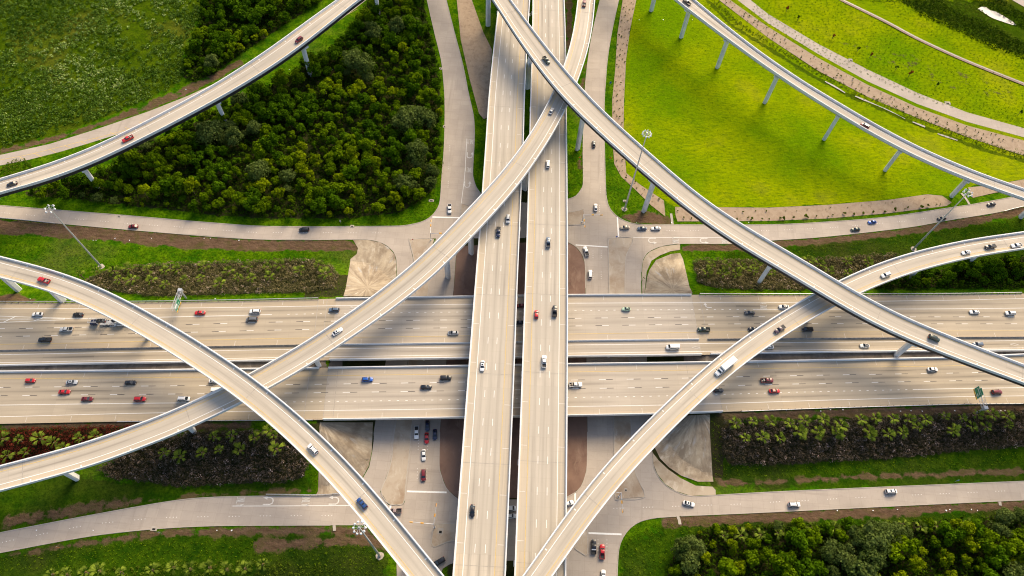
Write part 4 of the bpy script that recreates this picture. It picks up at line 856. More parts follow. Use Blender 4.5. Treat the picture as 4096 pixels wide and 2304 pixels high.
def guardrail(pts, label, z=None, off=.0, step=3.0):
    t = empty('guardrail'); tag(t, label, 'guardrail', 'steel guardrails'); P = resample(catmull(np.array(pts), 4), step); s = arclen(P); tg = np.gradient(P[:, :2], axis=0); tg /= np.hypot(*tg.T)[:, None]; n = np.c_[tg[:, 1], -tg[:, 0]]
    V = []
    for i in range(len(P)):
        for o, zz in ((-.09, .5), (-.09, .85), (.09, .85), (.09, .5)): V.append((P[i][0] + n[i][0] * o, P[i][1] + n[i][1] * o, P[i][2] + zz))
    Fc = [(4 * i + j, 4 * i + (j + 1) % 4, 4 * i + 4 + (j + 1) % 4, 4 * i + 4 + j) for i in range(len(P) - 1) for j in range(4)]
    link('rail', mesh('rail', V, Fc), t, [M['galv']])
    for i in range(0, len(P)):
        if i >= 99: break
        b = MB(); b.box((P[i][0] + n[i][0] * off, P[i][1] + n[i][1] * off, P[i][2] + .3), (.22, .22, 1.0)); b.build('post', [M['palmbark']], t)
def along(R, f, xa, xb, dz=0.0):
    i0, i1 = R.rng(xa, xb); return [(*(R.c[i] + R.n[i] * (f - .5) * R.w[i]), R.z[i] + dz) for i in range(i0, i1, 2)]
guardrail(along(HW['U'], -.012, un((-30, 1210), 5)[0], x0 - 1), 'steel guardrail along the north edge of the highway at the left', off=.3)
guardrail(along(HW['U'], -.012, x1 + 1, un((4120, 1176), 5)[0]), 'steel guardrail along the north edge of the highway at the right', off=.3)
guardrail(along(HW['S'], 1.012, un((461, 1686), 6)[0], XA_S[0] - 3), 'steel guardrail along the south edge of the highway at the left', off=-.3)
guardrail(along(HW['S'], 1.012, XB_S[0] + 3, un((4120, 1609), 5)[0]), 'steel guardrail along the south edge of the highway beside the right hand palms', off=-.3)
guardrail([un(p, 0) for p in R2(31, (105, 630), (350, 632), (560, 636), (740, 630), (850, 618))], 'short steel guardrail on the north side of the lower left frontage road')
guardrail([un(p, 0) for p in R2(10, (0, 748), (200, 768), (400, 788), (565, 806))], 'steel guardrail beside the left end of the upper frontage road')
guardrail([un(p, 0) for p in R2(13, (2370, 682), (2470, 655), (2570, 632))], 'pale guardrail beside the right end of the upper frontage road')

# ------------------------------------------------------------------ vehicles (front = +x)
def loft(b, secs, m=0):
    """secs: (x, half width low, half width high, z low, z high) -> rounded body"""
    V = []; n = 10
    for x, wl, wh, zl, zh in secs:
        zm = zl + (zh - zl) * .55
        half = [(wl * .86, zl), (wl, zl + (zh - zl) * .22), (wl, zm), (wh, zh - (zh - zl) * .1), (wh * .8, zh)]
        V += [(x, y, z) for y, z in half] + [(x, -y, z) for y, z in reversed(half)]
    Fc = [(i * n + j, i * n + (j + 1) % n, (i + 1) * n + (j + 1) % n, (i + 1) * n + j) for i in range(len(secs) - 1) for j in range(n)]
    Fc += [tuple(range(n - 1, -1, -1)), tuple(range((len(secs) - 1) * n, len(secs) * n))]
    b.add(V, Fc, m)
def house(b, xf0, xr0, w0, z0, xf1, xr1, w1, z1, m=0):
    V = [(xf0, -w0, z0), (xf0, w0, z0), (xr0, w0, z0), (xr0, -w0, z0), (xf1, -w1, z1), (xf1, w1, z1), (xr1, w1, z1), (xr1, -w1, z1)]
    cx = (xf1 + xr1) / 2; V += [(xf1 + (cx - xf1) * .12, -w1 * .8, z1 + .05), (xf1 + (cx - xf1) * .12, w1 * .8, z1 + .05), (xr1 + (cx - xr1) * .12, w1 * .8, z1 + .05), (xr1 + (cx - xr1) * .12, -w1 * .8, z1 + .05)]
    b.add(V, [(0, 1, 5, 4), (1, 2, 6, 5), (2, 3, 7, 6), (3, 0, 4, 7), (4, 5, 9, 8), (5, 6, 10, 9), (6, 7, 11, 10), (7, 4, 8, 11), (8, 9, 10, 11)], m)
    return V
def pane(q, inset=.1, lift=.02, k0=.08, k1=.08):
    q = [Vector(p) for p in q]; n = (q[1] - q[0]).cross(q[3] - q[0]).normalized(); c = sum(q, Vector()) / 4; out = []
    for p in q: out.append(p + (c - p) * inset + n * lift)
    return out
SPEC = {  # body sections, greenhouse
 'sedan': ([(2.4, .55, .5, .35, .62), (2.2, .8, .74, .25, .74), (1.7, .92, .84, .2, .86), (.9, .93, .86, .2, .95), (-1.6, .93, .86, .2, 1.0), (-2.15, .86, .78, .25, .98), (-2.4, .66, .6, .4, .82)], (1.05, -1.85, .80, .95, .25, -1.05, .62, 1.42), (1.45, -1.45)),
 'coupe': ([(2.25, .55, .5, .35, .6), (2.05, .8, .72, .25, .7), (1.5, .9, .82, .2, .82), (.7, .91, .84, .2, .92), (-1.5, .92, .84, .2, .96), (-2.0, .84, .74, .25, .92), (-2.2, .62, .56, .4, .75)], (.85, -1.75, .78, .92, 0., -.95, .58, 1.32), (1.35, -1.35)),
 'hatch': ([(2.05, .55, .5, .35, .68), (1.9, .78, .72, .25, .8), (1.4, .87, .8, .2, .92), (.8, .88, .82, .2, 1.0), (-1.6, .88, .82, .2, 1.04), (-1.95, .84, .76, .25, 1.0), (-2.1, .7, .62, .4, .8)], (1.0, -2.0, .78, 1.0, .2, -1.6, .62, 1.5), (1.28, -1.28)),
 'beetle': ([(2.0, .45, .4, .35, .6), (1.8, .74, .62, .25, .78), (1.2, .86, .74, .2, .98), (.6, .88, .8, .2, 1.0), (-1.1, .88, .8, .2, 1.02), (-1.7, .78, .62, .25, .88), (-2.0, .48, .4, .4, .6)], (.85, -1.65, .74, .98, .2, -.75, .52, 1.5), (1.25, -1.25)),
 'suv': ([(2.4, .7, .64, .4, .85), (2.25, .88, .82, .3, 1.0), (1.7, .96, .9, .25, 1.1), (1.0, .97, .92, .25, 1.15), (-2.0, .97, .92, .25, 1.18), (-2.35, .92, .86, .3, 1.12), (-2.45, .84, .76, .4, .9)], (1.2, -2.35, .88, 1.15, .5, -2.05, .72, 1.74), (1.48, -1.48)),
 'wagon': ([(2.35, .55, .5, .35, .62), (2.15, .8, .74, .25, .76), (1.65, .91, .84, .2, .88), (.9, .92, .86, .2, .98), (-1.9, .92, .86, .2, 1.02), (-2.25, .86, .78, .25, 1.0), (-2.4, .72, .64, .4, .8)], (1.05, -2.3, .80, .98, .3, -1.9, .64, 1.48), (1.42, -1.42)),
 'minivan': ([(2.5, .7, .62, .35, .7), (2.3, .88, .8, .25, .88), (1.8, .97, .9, .2, 1.0), (1.2, .98, .92, .2, 1.05), (-2.1, .98, .92, .2, 1.08), (-2.45, .94, .86, .3, 1.05), (-2.55, .86, .78, .4, .85)], (1.8, -2.45, .9, 1.02, .85, -2.15, .74, 1.75), (1.5, -1.5)),
 'van': ([(2.95, .72, .66, .4, .9), (2.75, .94, .88, .3, 1.1), (2.2, 1.02, .96, .25, 1.25), (1.5, 1.03, .98, .25, 1.3), (-2.7, 1.03, .98, .25, 1.3), (-2.95, .98, .92, .3, 1.25), (-3.0, .94, .88, .4, 1.1)], (2.1, -2.95, .96, 1.25, 1.4, -2.8, .82, 2.1), (1.85, -1.85)),
 'pickup': ([(2.8, .74, .68, .45, .95), (2.65, .92, .86, .35, 1.06), (2.1, 1.0, .93, .3, 1.14), (1.4, 1.0, .94, .3, 1.18), (-.95, 1.0, .94, .3, 1.18), (-1.0, 1.0, .94, .3, .72), (-2.7, 1.0, .94, .3, .72), (-2.8, .96, .9, .45, .70)], (1.3, -.95, .88, 1.17, .6, -.72, .72, 1.78), (1.75, -1.7)),
}
WH = None
def wheel_mesh():
    b = MB(); n = 14; r, wd = .34, .13
    ring = lambda rr, y: [(rr * math.cos(2 * math.pi * i / n), y, rr * math.sin(2 * math.pi * i / n)) for i in range(n)]
    V = ring(r, -wd) + ring(r, wd) + ring(.22, wd) + ring(.2, wd - .04) + ring(.22, -wd) + ring(.2, -wd + .04)
    F_ = [(i, (i + 1) % n, n + (i + 1) % n, n + i) for i in range(n)]
    F_ += [(n + i, n + (i + 1) % n, 2 * n + (i + 1) % n, 2 * n + i) for i in range(n)] + [(4 * n + i, 4 * n + (i + 1) % n, (i + 1) % n, i) for i in range(n)]
    b.add(V, F_, 0); b.add(V, [(2 * n + i, 2 * n + (i + 1) % n, 3 * n + (i + 1) % n, 3 * n + i) for i in range(n)] + [tuple(range(3 * n, 4 * n)), tuple(range(6 * n - 1, 5 * n - 1, -1))], 1)
    return mesh('wheel', b.V, b.F, b.M)
PROTO = {}
def make_proto(kind):
    secs, gh, ax = SPEC[kind]; root = empty('prototype_' + kind)
    b = MB(); loft(b, secs); V = house(b, *gh)
    if kind == 'pickup':
        for y in (-.93, .93): b.box((-1.88, y, .95), (1.75, .12, .5))
        b.box((-2.76, 0, .93), (.1, 1.9, .46)); b.box((-1.88, 0, .74), (1.7, 1.72, .03), 1)
    if kind in ('suv', 'minivan', 'wagon'):
        for y in (-gh[6] + .06, gh[6] - .06): b.box(((gh[4] + gh[5]) / 2, y, gh[7] + .09), ((gh[4] - gh[5]) * .8, .05, .05), 1)
    b.box((secs[0][0] - .03, 0, secs[0][3] + .12), (.12, secs[1][1] * 1.6, .2), 1); b.box((secs[-1][0] + .03, 0, secs[-1][3] + .1), (.12, secs[-2][1] * 1.6, .18), 1)
    body = b.build('body', [PAINT['white'], M['trim']], root)
    for p in body.data.polygons: p.use_smooth = p.index < (len(secs) - 1) * 10
    body.data.set_sharp_from_angle(angle=math.radians(38))
    def pn(name, q, ins=.1):
        q = pane(q, ins); c = sum(q, Vector()) / 4; n_ = (q[1] - q[0]).cross(q[3] - q[0]).normalized() * .012
        bb = MB(); bb.add([p + n_ for p in q] + [p - n_ for p in q], [(0, 1, 2, 3), (7, 6, 5, 4), (0, 4, 5, 1), (1, 5, 6, 2), (2, 6, 7, 3), (3, 7, 4, 0)]); bb.build(name, [M['glass']], root)
    v = [Vector(p) for p in V]
    pn('windscreen', (v[0], v[1], v[5], v[4]), .09); pn('rear_window', (v[2], v[3], v[7], v[6]), .12)
    pn('side_window', (v[1], v[2], v[6], v[5]), .12); pn('side_window', (v[3], v[0], v[4], v[7]), .12)
    wm = wheel_mesh(); wm.materials.append(M['tyre']); wm.materials.append(M['rim'])
    for x in ax:
        for y in (-secs[3][1] + .08, secs[3][1] - .08):
            o = link('wheel', wm, root); o.location = (x, y, .34)
    s0, s1 = secs[1], secs[-2]
    for y in (-1, 1):
        bb = MB(); bb.box((s0[0] + .02, y * s0[2] * .78, s0[4] - .12), (.22, .26, .13)); bb.build('headlight', [M['hl']], root)
        bb = MB(); bb.box((s1[0] - .06, y * s1[2] * .88, max(s1[4] - .14, .78 if kind == 'pickup' else 0)), (.2, .2, .16)); bb.build('taillight', [M['tl']], root)
        bb = MB(); bb.box((gh[0] - .28, y * (gh[2] + .2), gh[3] + .06), (.12, .26, .15)); bb.build('door_mirror', [M['trim']], root)
    PROTO[kind] = root; return root
for k in SPEC: make_proto(k)
def spawn(kind, colour, name, loc, tang, label, cat, group, extras=None):
    r = copy_tree(PROTO[kind]); r.name = name; r.location = loc; r.rotation_euler = (0, -math.asin(max(-.1, min(.1, extras.get('slope', 0) if extras else 0))), math.atan2(tang[1], tang[0]))
    tag(r, label, cat, group)
    for ch in r.children:
        if ch.name.startswith('body'):
            ch.material_slots[0].link = 'OBJECT'; ch.material_slots[0].material = PAINT[colour]
    ex = (extras or {})
    secs, gh, ax = SPEC[kind]
    if ex.get('sunroof'):
        b = MB(); b.box(((gh[4] + gh[5]) / 2 + .1, 0, gh[7] + .06), (.62, gh[6] * 1.25, .03)); b.build('sunroof', [M['glass']], r)
    if ex.get('roof'):
        b = MB(); b.box(((gh[4] + gh[5]) / 2, 0, gh[7] + .065), ((gh[4] - gh[5]) * .84, gh[6] * 1.5, .05)); b.build('roof_panel', [PAINT[ex['roof']]], r)
    if ex.get('hood'):
        b = MB(); b.box((1.55, 0, .93), (1.0, 1.4, .04)); b.build('bonnet', [PAINT[ex['hood']]], r)
    if ex.get('toolbox'):
        b = MB(); b.box((-1.15, 0, 1.26), (.42, 1.75, .2)); b.build('toolbox', [M['galv']], r)
    if ex.get('cover'):
        b = MB(); b.box((-1.88, 0, 1.21), (1.75, 1.8, .05)); b.build('bed_cover', [M['trim']], r)
    if ex.get('load'):
        b = MB(); b.box((-1.45, .1, 1.05), (.6, 1.1, .5)); b.box((-2.2, -.2, .92), (.5, .5, .3)); b.build('cargo', [M['kerb']], r)
    if ex.get('rack'):
        b = MB()
        for x in (-.3, -1.2): b.box((x, 0, gh[7] + .12), (.08, 1.5, .06))
        b.build('roof_rack', [M['trim']], r)
    return r
KN = {'sedan': ('sedan_car', 'car'), 'coupe': ('coupe_car', 'car'), 'hatch': ('hatchback_car', 'car'), 'beetle': ('rounded_car', 'car'), 'suv': ('sport_utility_car', 'car'), 'wagon': ('estate_car', 'car'), 'minivan': ('minivan', 'van'), 'van': ('passenger_van', 'van'), 'pickup': ('pickup_truck', 'pickup truck')}
ALLR = dict(RB); ALLR.update(U=HW['U'], HOV=HW['H'], S=HW['S'])
DIRS = {'U': -1, 'HOV': -1, 'S': 1, 'A': 1, 'B': 1, 'C': -1, 'D': -1, 'E': 1, 'G': -1, 'NL': 1, 'NR': -1}
def car(kind, col, k, x, y, road, label, head=None, **ex):
    px = rc(k, x, y); nm, cat = KN[kind]
    if road == 'g':
        P = un(px, .8); loc = (P[0], P[1], .05); d = un((px[0] + head[0], px[1] + head[1]), .8)[:2] - P[:2]; d /= np.hypot(*d); tg = d; grp = 'vehicles on the streets'
    else:
        R = ALLR[road]; X, Y, Z, t = R.place(px, .8); loc = (X, Y, Z + .02); tg = t * DIRS[road]; grp = 'vehicles on the highways and ramps'
        s0 = R.near(X, Y)[0]; ex['slope'] = float(np.interp(s0 + 3, R.s, R.z) - np.interp(s0 - 3, R.s, R.z)) / 6 * DIRS[road]
    return spawn(kind, col, nm, loc, tg, label, cat, grp, ex)
W_, E_, N_, S2 = (-10, .3), (10, -.3), (0, -10), (0, 10)
CARS = [
 ('sedan', 'white', 20, 377, 262, 'U', 'white sedan leading a black car at the far left of the westbound highway', {}),
 ('sedan', 'black', 20, 785, 265, 'U', 'black sedan just above the car transporter at left', {}),
 ('pickup', 'silver', 20, 667, 415, 'U', 'silver pickup truck behind and below the car transporter at left', {}),
 ('pickup', 'black', 20, 452, 520, 'U', 'black pickup truck beside the yellow edge line at the far left of the highway', dict(cover=1)),
 ('sedan', 'red', 20, 2012, 247, 'U', 'red sedan in the outer westbound lane right of the green gantry sign', {}),
 ('suv', 'white', 21, -10, 235, 'U', 'white sport utility car beside a grey minivan on the westbound highway', {}),
 ('minivan', 'grey', 21, -42, 315, 'U', 'grey minivan just below a white sport utility car on the westbound highway', {}),
 ('wagon', 'bluegrey', 21, 785, 217, 'U', 'blue grey estate car just above the diagonal flyover near the painted turn arrow', {}),
 ('sedan', 'silver', 21, 1985, 450, 'U', 'silver sedan with a dark bonnet just left of the viaducts', dict(hood='dkgrey')),
 ('beetle', 'mint', 22, 1150, 210, 'U', 'pale mint green rounded car right of the viaducts', dict(sunroof=1)),
 ('sedan', 'dkgrey', 22, 2393, 247, 'U', 'dark grey sedan right of the painted turn arrow on the westbound side', {}),
 ('pickup', 'dkgreen', 22, 1930, 417, 'U', 'dark green pickup truck in the inner westbound lane right of the viaducts', {}),
 ('sedan', 'black', 22, 2430, 412, 'U', 'black sedan half hidden beneath the right hand curved flyover on the westbound side', {}),
 ('van', 'white', 22, 1618, 595, 'HOV', 'long white passenger van in the carpool lane near the painted diamond', {}),
 ('sedan', 'white', 23, 160, 187, 'U', 'white sedan with a sunroof just above the right hand curved flyover', dict(sunroof=1)),
 ('minivan', 'black', 23, 398, 415, 'U', 'black minivan between two crossing flyovers on the westbound side', {}),
 ('coupe', 'white', 23, 975, 578, 'HOV', 'white coupe with a black roof in the carpool lane near a tall ramp column', dict(roof='black')),
 ('suv', 'bluegrey', 23, 2110, 567, 'HOV', 'blue grey sport utility car in the carpool lane behind the highest flyover at right', {}),
 ('sedan', 'white', 23, 2078, 240, 'U', 'white sedan ahead of a white sport utility car at the highway\'s far right', {}),
 ('suv', 'white', 23, 2438, 252, 'U', 'white sport utility car at the far right edge of the westbound highway', {}),
 ('sedan', 'white', 23, 5, 590, 'HOV', 'white car in the carpool lane mostly hidden under the right hand curved flyover', {}),
 ('sedan', 'dkred', 22, 92, 175, 'U', 'dark red car seen through the slot between the viaducts', {}),
 ('sedan', 'navy', 22, 72, 345, 'U', 'dark blue car seen through the slot between the viaducts', {}),
 ('hatch', 'red', 20, 305, 930, 'S', 'red hatchback beside the median wall at the far left of the eastbound lanes', {}),
 ('sedan', 'silver', 20, 722, 946, 'S', 'silver sedan with a sunroof beside the median wall at left', dict(sunroof=1)),
 ('sedan', 'black', 20, 1313, 950, 'S', 'black sedan beside the median wall in the eastbound lanes at left', {}),
 ('sedan', 'red', 20, 648, 1043, 'S', 'red sedan in the middle eastbound lane at the left', {}),
 ('sedan', 'dkred', 20, 877, 1115, 'S', 'dark red long sedan in the lower eastbound lane at the left', {}),
 ('suv', 'red', 20, 1410, 1117, 'S', 'boxy red sport utility car in the lower eastbound lane, ahead of a dark red sedan', {}),
 ('minivan', 'white', 20, 1850, 1115, 'S', 'white minivan just before the lower left flyover in the eastbound lanes', {}),
 ('sedan', 'white', 20, 2160, 933, 'S', 'white sedan slipping under the left curved flyover in the eastbound lanes', {}),
 ('van', 'white', 20, 2200, 1030, 'S', 'white van slipping under the crossing of two left flyovers', {}),
 ('wagon', 'blue', 21, 1122, 918, 'S', 'bright blue estate car on the eastbound overpass left of the viaducts', {}),
 ('suv', 'black', 21, 1910, 903, 'S', 'black sport utility car on the eastbound overpass closest to the viaducts', {}),
 ('sedan', 'black', 21, 1712, 995, 'S', 'black sedan in the middle lane of the eastbound overpass left of the viaducts', {}),
 ('sedan', 'dkred', 21, 2185, 985, 'S', 'dark red car almost wholly hidden under the left viaduct', {}),
 ('pickup', 'white', 22, 640, 972, 'S', 'white pickup truck emerging from beneath the right viaduct', dict(load=1)),
 ('coupe', 'black', 22, 2078, 1027, 'S', 'black small car under the lower edge of the right hand curved flyover', {}),
 ('pickup', 'dkred', 22, 2566, 930, 'S', 'dark red pickup truck above a bright red sedan in the eastbound lanes at right', dict(load=1)),
 ('sedan', 'red', 23, 65, 1035, 'S', 'bright red sedan with pale roof glass in the eastbound lanes at right', dict(roof='gold')),
 ('sedan', 'white', 23, 1658, 817, 'S', 'white sedan alone near the eastbound yellow line below the highest flyover', {}),
 ('suv', 'dkred', 23, 2303, 1045, 'S', 'dark red sport utility car beside the right hand gantry sign', {}),
 ('suv', 'silver', 11, 2535, 755, 'NL', 'silver sport utility car southbound on the left viaduct beside a dark blue pickup', {}),
 ('pickup', 'navy', 11, 2438, 885, 'NL', 'dark blue pickup truck southbound on the left viaduct', dict(cover=1)),
 ('sedan', 'white', 21, 2278, 783, 'NL', 'white sedan with a sunroof southbound near the middle of the left viaduct', dict(sunroof=1)),
 ('sedan', 'black', 31, 2177, 792, 'NL', 'black sedan southbound near the bottom of the left viaduct', {}),
 ('suv', 'white', 12, 362, 200, 'NR', 'white sport utility car northbound on the right viaduct just past the flyover', {}),
 ('pickup', 'bluegrey', 12, 365, 990, 'NR', 'blue grey pickup truck northbound on the upper half of the right viaduct', {}),
 ('hatch', 'red', 22, 246, 263, 'NR', 'red hatchback northbound on the right viaduct beside the yellow line', {}),
 ('pickup', 'black', 22, 430, 232, 'NR', 'black pickup truck northbound on the right viaduct beside a red hatchback', {}),
 ('pickup', 'white', 22, 324, 740, 'NR', 'white pickup truck northbound in the middle of the right viaduct', {}),
 ('pickup', 'dkgreen', 2, 345, 605, 'A', 'dark pickup truck near the top of the highest flyover', {}),
 ('suv', 'dkgreen', 23, 1672, 505, 'A', 'dark green sport utility car on the highest flyover at right', {}),
 ('sedan', 'silver', 2, 397, 1115, 'B', 'silver sedan on the diagonal flyover just below its crossing with the highest ramp', {}),
 ('sedan', 'white', 21, 820, 437, 'B', 'white sedan with a sunroof on the diagonal flyover over the westbound lanes', dict(sunroof=1)),
 ('pickup', 'dkred', 2, 727, 35, 'B', 'red pickup truck at the top end of the diagonal flyover', dict(load=1)),
 ('pickup', 'black', 2, 1760, 20, 'C', 'black pickup truck cut by the top edge on the single lane flyover', {}),
 ('suv', 'dkred', 3, 975, 1262, 'C', 'dark red sport utility car with a white roof on the single lane flyover', dict(roof='white')),
 ('pickup', 'red', 10, 440, 1370, 'D', 'red pickup truck with cargo on the left curved flyover', dict(load=1)),
 ('suv', 'white', 31, 572, 170, 'D', 'white sport utility car with roof rails on the left curved flyover', dict(rack=1)),
 ('suv', 'midblue', 31, 1067, 717, 'D', 'blue sport utility car low on the left curved flyover', dict(sunroof=1)),
 ('suv', 'white', 13, 1185, 1317, 'E', 'white sport utility car heading down the right hand curved flyover', {}),
 ('sedan', 'white', 13, 1995, 1090, 'E', 'white sedan on the right hand curved flyover behind a white sport utility car', dict(sunroof=1)),
 ('pickup', 'black', 13, 2238, 1032, 'E', 'black pickup truck on the right hand curved flyover ahead of a pale pickup', dict(cover=1)),
 ('pickup', 'white', 13, 2500, 1020, 'E', 'white pickup truck with a tan load at the right end of the curved flyover', dict(load=1)),
 ('pickup', 'plum', 23, 118, 415, 'E', 'plum coloured pickup truck on the right hand curved flyover behind the box truck', dict(cover=1)),
 ('suv', 'dkred', 1, 432, 400, 'G', 'dark red sport utility car on the flyover at the top left wood', {}),
 ('pickup', 'red', 0, 1285, 1395, 'G', 'bright red pickup truck with a white toolbox on the top left flyover', dict(load=1)),
 ('sedan', 'black', 10, 118, 400, 'G', 'black sedan at the left end of the top left flyover', {}),
]
GCARS = [
 ('sedan', 'dkred', 10, 1340, 828, W_, 'dark maroon sedan alone on the upper left frontage road', {}),
 ('suv', 'black', 11, 483, 862, W_, 'black sport utility car on the upper left frontage road below the wood', {}),
 ('pickup', 'white', 11, 1948, 652, S2, 'white pickup truck waiting at the stop line of the upper left street', {}),
 ('sedan', 'dkgrey', 12, 823, 0, N_, 'dark grey car driving up the street right of the viaducts', {}),
 ('sedan', 'white', 12, 842, 637, N_, 'white sedan just past the signal arm on the street right of the viaducts', {}),
 ('sedan', 'gold', 12, 1137, 838, W_, 'tan sedan, first of three cars queued at the stop line', {}),
 ('sedan', 'bluegrey', 12, 1310, 848, W_, 'blue grey sedan with a sunroof, middle of three cars queued at the stop line', dict(sunroof=1)),
 ('sedan', 'white', 12, 1448, 848, W_, 'white sedan, last of three cars queued at the stop line', {}),
 ('pickup', 'white', 12, 745, 1080, (-3.2, -10), 'white vehicle turning at the stop line on the street right of the viaducts', dict(cover=1)),
 ('suv', 'white', 12, 787, 1310, N_, 'white sport utility car on the street near the north edge of the overpass', {}),
 ('coupe', 'blue', 13, 1050, 783, W_ and (-10, 1.2), 'bright blue coupe on the upper right frontage road', {}),
 ('sedan', 'dkgreen', 13, 882, 858, (-10, .9), 'dark green sedan below a bright blue coupe on the upper right frontage road', {}),
 ('sedan', 'black', 13, 1750, 747, (-10, 1.6), 'black sedan passing under the right hand light mast', {}),
 ('sedan', 'black', 13, 2250, 605, (-10, 2), 'black sedan at the right end of the upper right frontage road', {}),
 ('pickup', 'white', 31, 1615, 5, S2, 'white pickup truck at the south edge of the overpass in the left street', {}),
 ('sedan', 'navy', 21, 1725, 1385, S2, 'navy car in deep shade below the overpass in the left street', {}),
 ('sedan', 'red', 31, 1717, 60, S2, 'red sedan between a white pickup and a navy car in the left street', {}),
 ('sedan', 'navy', 31, 1800, 25, S2, 'dark navy sedan nearest the viaduct in the left street', {}),
 ('sedan', 'white', 31, 1688, 230, S2, 'white sedan in the left street below a red sedan', {}),
 ('suv', 'dkred', 31, 1685, 435, S2, 'dark red sport utility car first in the left street before the stop line', {}),
 ('pickup', 'mauve', 31, 1395, 795, W_, 'mauve pickup truck peeping out from under the left curved flyover', {}),
 ('suv', 'black', 31, 1842, 1305, (-10, 6), 'black sport utility car on the turning lane at the bottom beside the left curved flyover', {}),
 ('van', 'white', 31, 2545, 770, E_, 'white van in the slot between the viaducts near the bottom', {}),
 ('sedan', 'white', 31, 2565, 845, E_, 'white sedan in the slot between the viaducts just below a white van', {}),
 ('sedan', 'white', 32, 565, 718, (10, -3), 'white sedan squeezed between the right viaduct and the curved flyover', {}),
 ('sedan', 'white', 32, 1780, 720, (10, 2.4), 'white sedan crossing lanes at the left end of the lower right frontage road', dict(sunroof=1)),
 ('suv', 'white', 33, 265, 730, (10, -.2), 'white sport utility car in the lower lane of the lower right frontage road', {}),
 ('minivan', 'white', 33, 1240, 597, (10, -.4), 'white minivan with roof panels in the upper lane of the lower right frontage road', dict(sunroof=1)),
 ('pickup', 'black', 32, 822, 1155, N_, 'black pickup truck with a pale toolbox at the stop line at the bottom', dict(toolbox=1)),
 ('pickup', 'red', 32, 908, 1205, N_, 'red pickup truck beside a black pickup at the bottom stop line', {}),
 ('sedan', 'white', 32, 920, 1450, N_, 'white car cut by the bottom edge of the picture', {}),
]
for kd, cl, k, x, y, road, lab, ex in CARS: car(kd, cl, k, x, y, road, lab, **ex)
for kd, cl, k, x, y, hd, lab, ex in GCARS: car(kd, cl, k, x, y, 'g', lab, hd, **ex)

def bigtruck(name, label, cat, R, px, sign, build):
    X, Y, Z, t = R.place(px, 1.2); t = t * sign; r = empty(name, (X, Y, Z + .02), math.atan2(t[1], t[0])); tag(r, label, cat, 'vehicles on the highways and ramps'); build(r); return r
WM = wheel_mesh(); WM.materials.append(M['tyre']); WM.materials.append(M['rim'])
def wheels(r, xs_, y, sc=1.4):
    for x in xs_:
        for yy in (-y, y): o = link('wheel', WM, r); o.location = (x, yy, .34 * sc); o.scale = (sc, sc, sc)
def boxtruck(r):
    b = MB(); b.box((-1.9, 0, 2.15), (7.6, 2.5, 2.7))
    for i in range(9): b.box((-5.3 + i * .85, 0, 3.515), (.12, 2.5, .035))
    b.box((-1.9, 0, 3.55), (7.6, .12, .03)); b.build('cargo_box', [PAINT['white']], r)
    b = MB(); loft(b, [(5.2, .8, .75, .5, 1.15), (5.0, 1.02, .95, .4, 1.4), (4.3, 1.1, 1.02, .4, 1.55), (3.6, 1.12, 1.06, .4, 1.62), (2.25, 1.12, 1.06, .4, 1.62)]); V = house(b, 3.7, 2.25, 1.04, 1.6, 3.1, 2.35, .9, 2.45); cab = b.build('cab', [PAINT['white']], r)
    v = [Vector(p) for p in V]
    for nm, q in (('windscreen', (v[0], v[1], v[5], v[4])), ('side_window', (v[1], v[2], v[6], v[5])), ('side_window', (v[3], v[0], v[4], v[7]))):
        b = MB(); b.add(pane(q, .1, .03), [(0, 1, 2, 3)]); b.build(nm, [M['glass']], r)
    b = MB(); b.box((-.2, 0, .62), (10.2, .9, .25)); b.box((2.08, 0, 1.3), (.25, 2.0, 1.6)); b.build('chassis', [M['trim']], r); wheels(r, (4.2, -3.4, -4.4), 1.08)
    for y in (-1.35, 1.35): b = MB(); b.box((3.75, y, 1.85), (.15, .32, .4)); b.build('door_mirror', [M['trim']], r)
bigtruck('box_truck', 'white box truck with a ribbed white roof on the right hand curved flyover', 'truck', RB['E'], rc(22, 2140, 800), 1, boxtruck)
def carrier_front(r):
    b = MB(); loft(b, [(6.4, .9, .85, .5, 1.3), (6.2, 1.15, 1.05, .4, 1.6), (5.2, 1.2, 1.12, .4, 1.75), (4.5, 1.22, 1.15, .4, 1.8), (3.1, 1.22, 1.15, .4, 1.8)]); V = house(b, 4.6, 3.1, 1.12, 1.8, 4.1, 3.2, .98, 2.6); b.build('cab', [PAINT['navy']], r)
    v = [Vector(p) for p in V]; b = MB(); b.add(pane((v[0], v[1], v[5], v[4]), .08, .03), [(0, 1, 2, 3)]); b.build('windscreen', [M['glass']], r)
    b = MB()
    for y in (-1.15, 1.15):
        b.box((1.6, y, 3.05), (10.0, .12, .14)); b.box((-1.0, y, .75), (6.5, .14, .3))
        for x in (-3.2, -.6, 2.7): b.box((x, y, 1.9), (.14, .12, 2.3))
    for y in (-.45, .45): b.box((3.8, y, 3.04), (5.4, .09, .1))
    for i in range(9): b.box((-3.1 + i * 1.2, 0, 3.03), (.09, 2.4, .08))
    b.box((-1.0, 0, .8), (6.4, 2.2, .06)); b.build('rack', [M['galv']], r); wheels(r, (5.3, -1.0, -2.3), 1.1)
bigtruck('car_transporter', 'car transporter lorry with an open steel rack above its cab at the left', 'car transporter', HW['U'], (420, 1289), -1, carrier_front)
def trailer(r):
    b = MB()
    for y in (-1.15, 1.15):
        b.box((0, y, 2.55), (10.5, .12, .14)); b.box((0, y, .7), (10.5, .14, .28))
        for x in (-5, -1.6, 1.6, 5): b.box((x, y, 1.65), (.14, .12, 1.8))
    for i in range(9): b.box((-4.8 + i * 1.2, 0, 2.53), (.1, 2.3, .08))
    b.box((0, 0, .75), (10.3, 2.2, .06)); b.build('rack', [M['galv']], r); wheels(r, (-1.2, -2.5), 1.1)
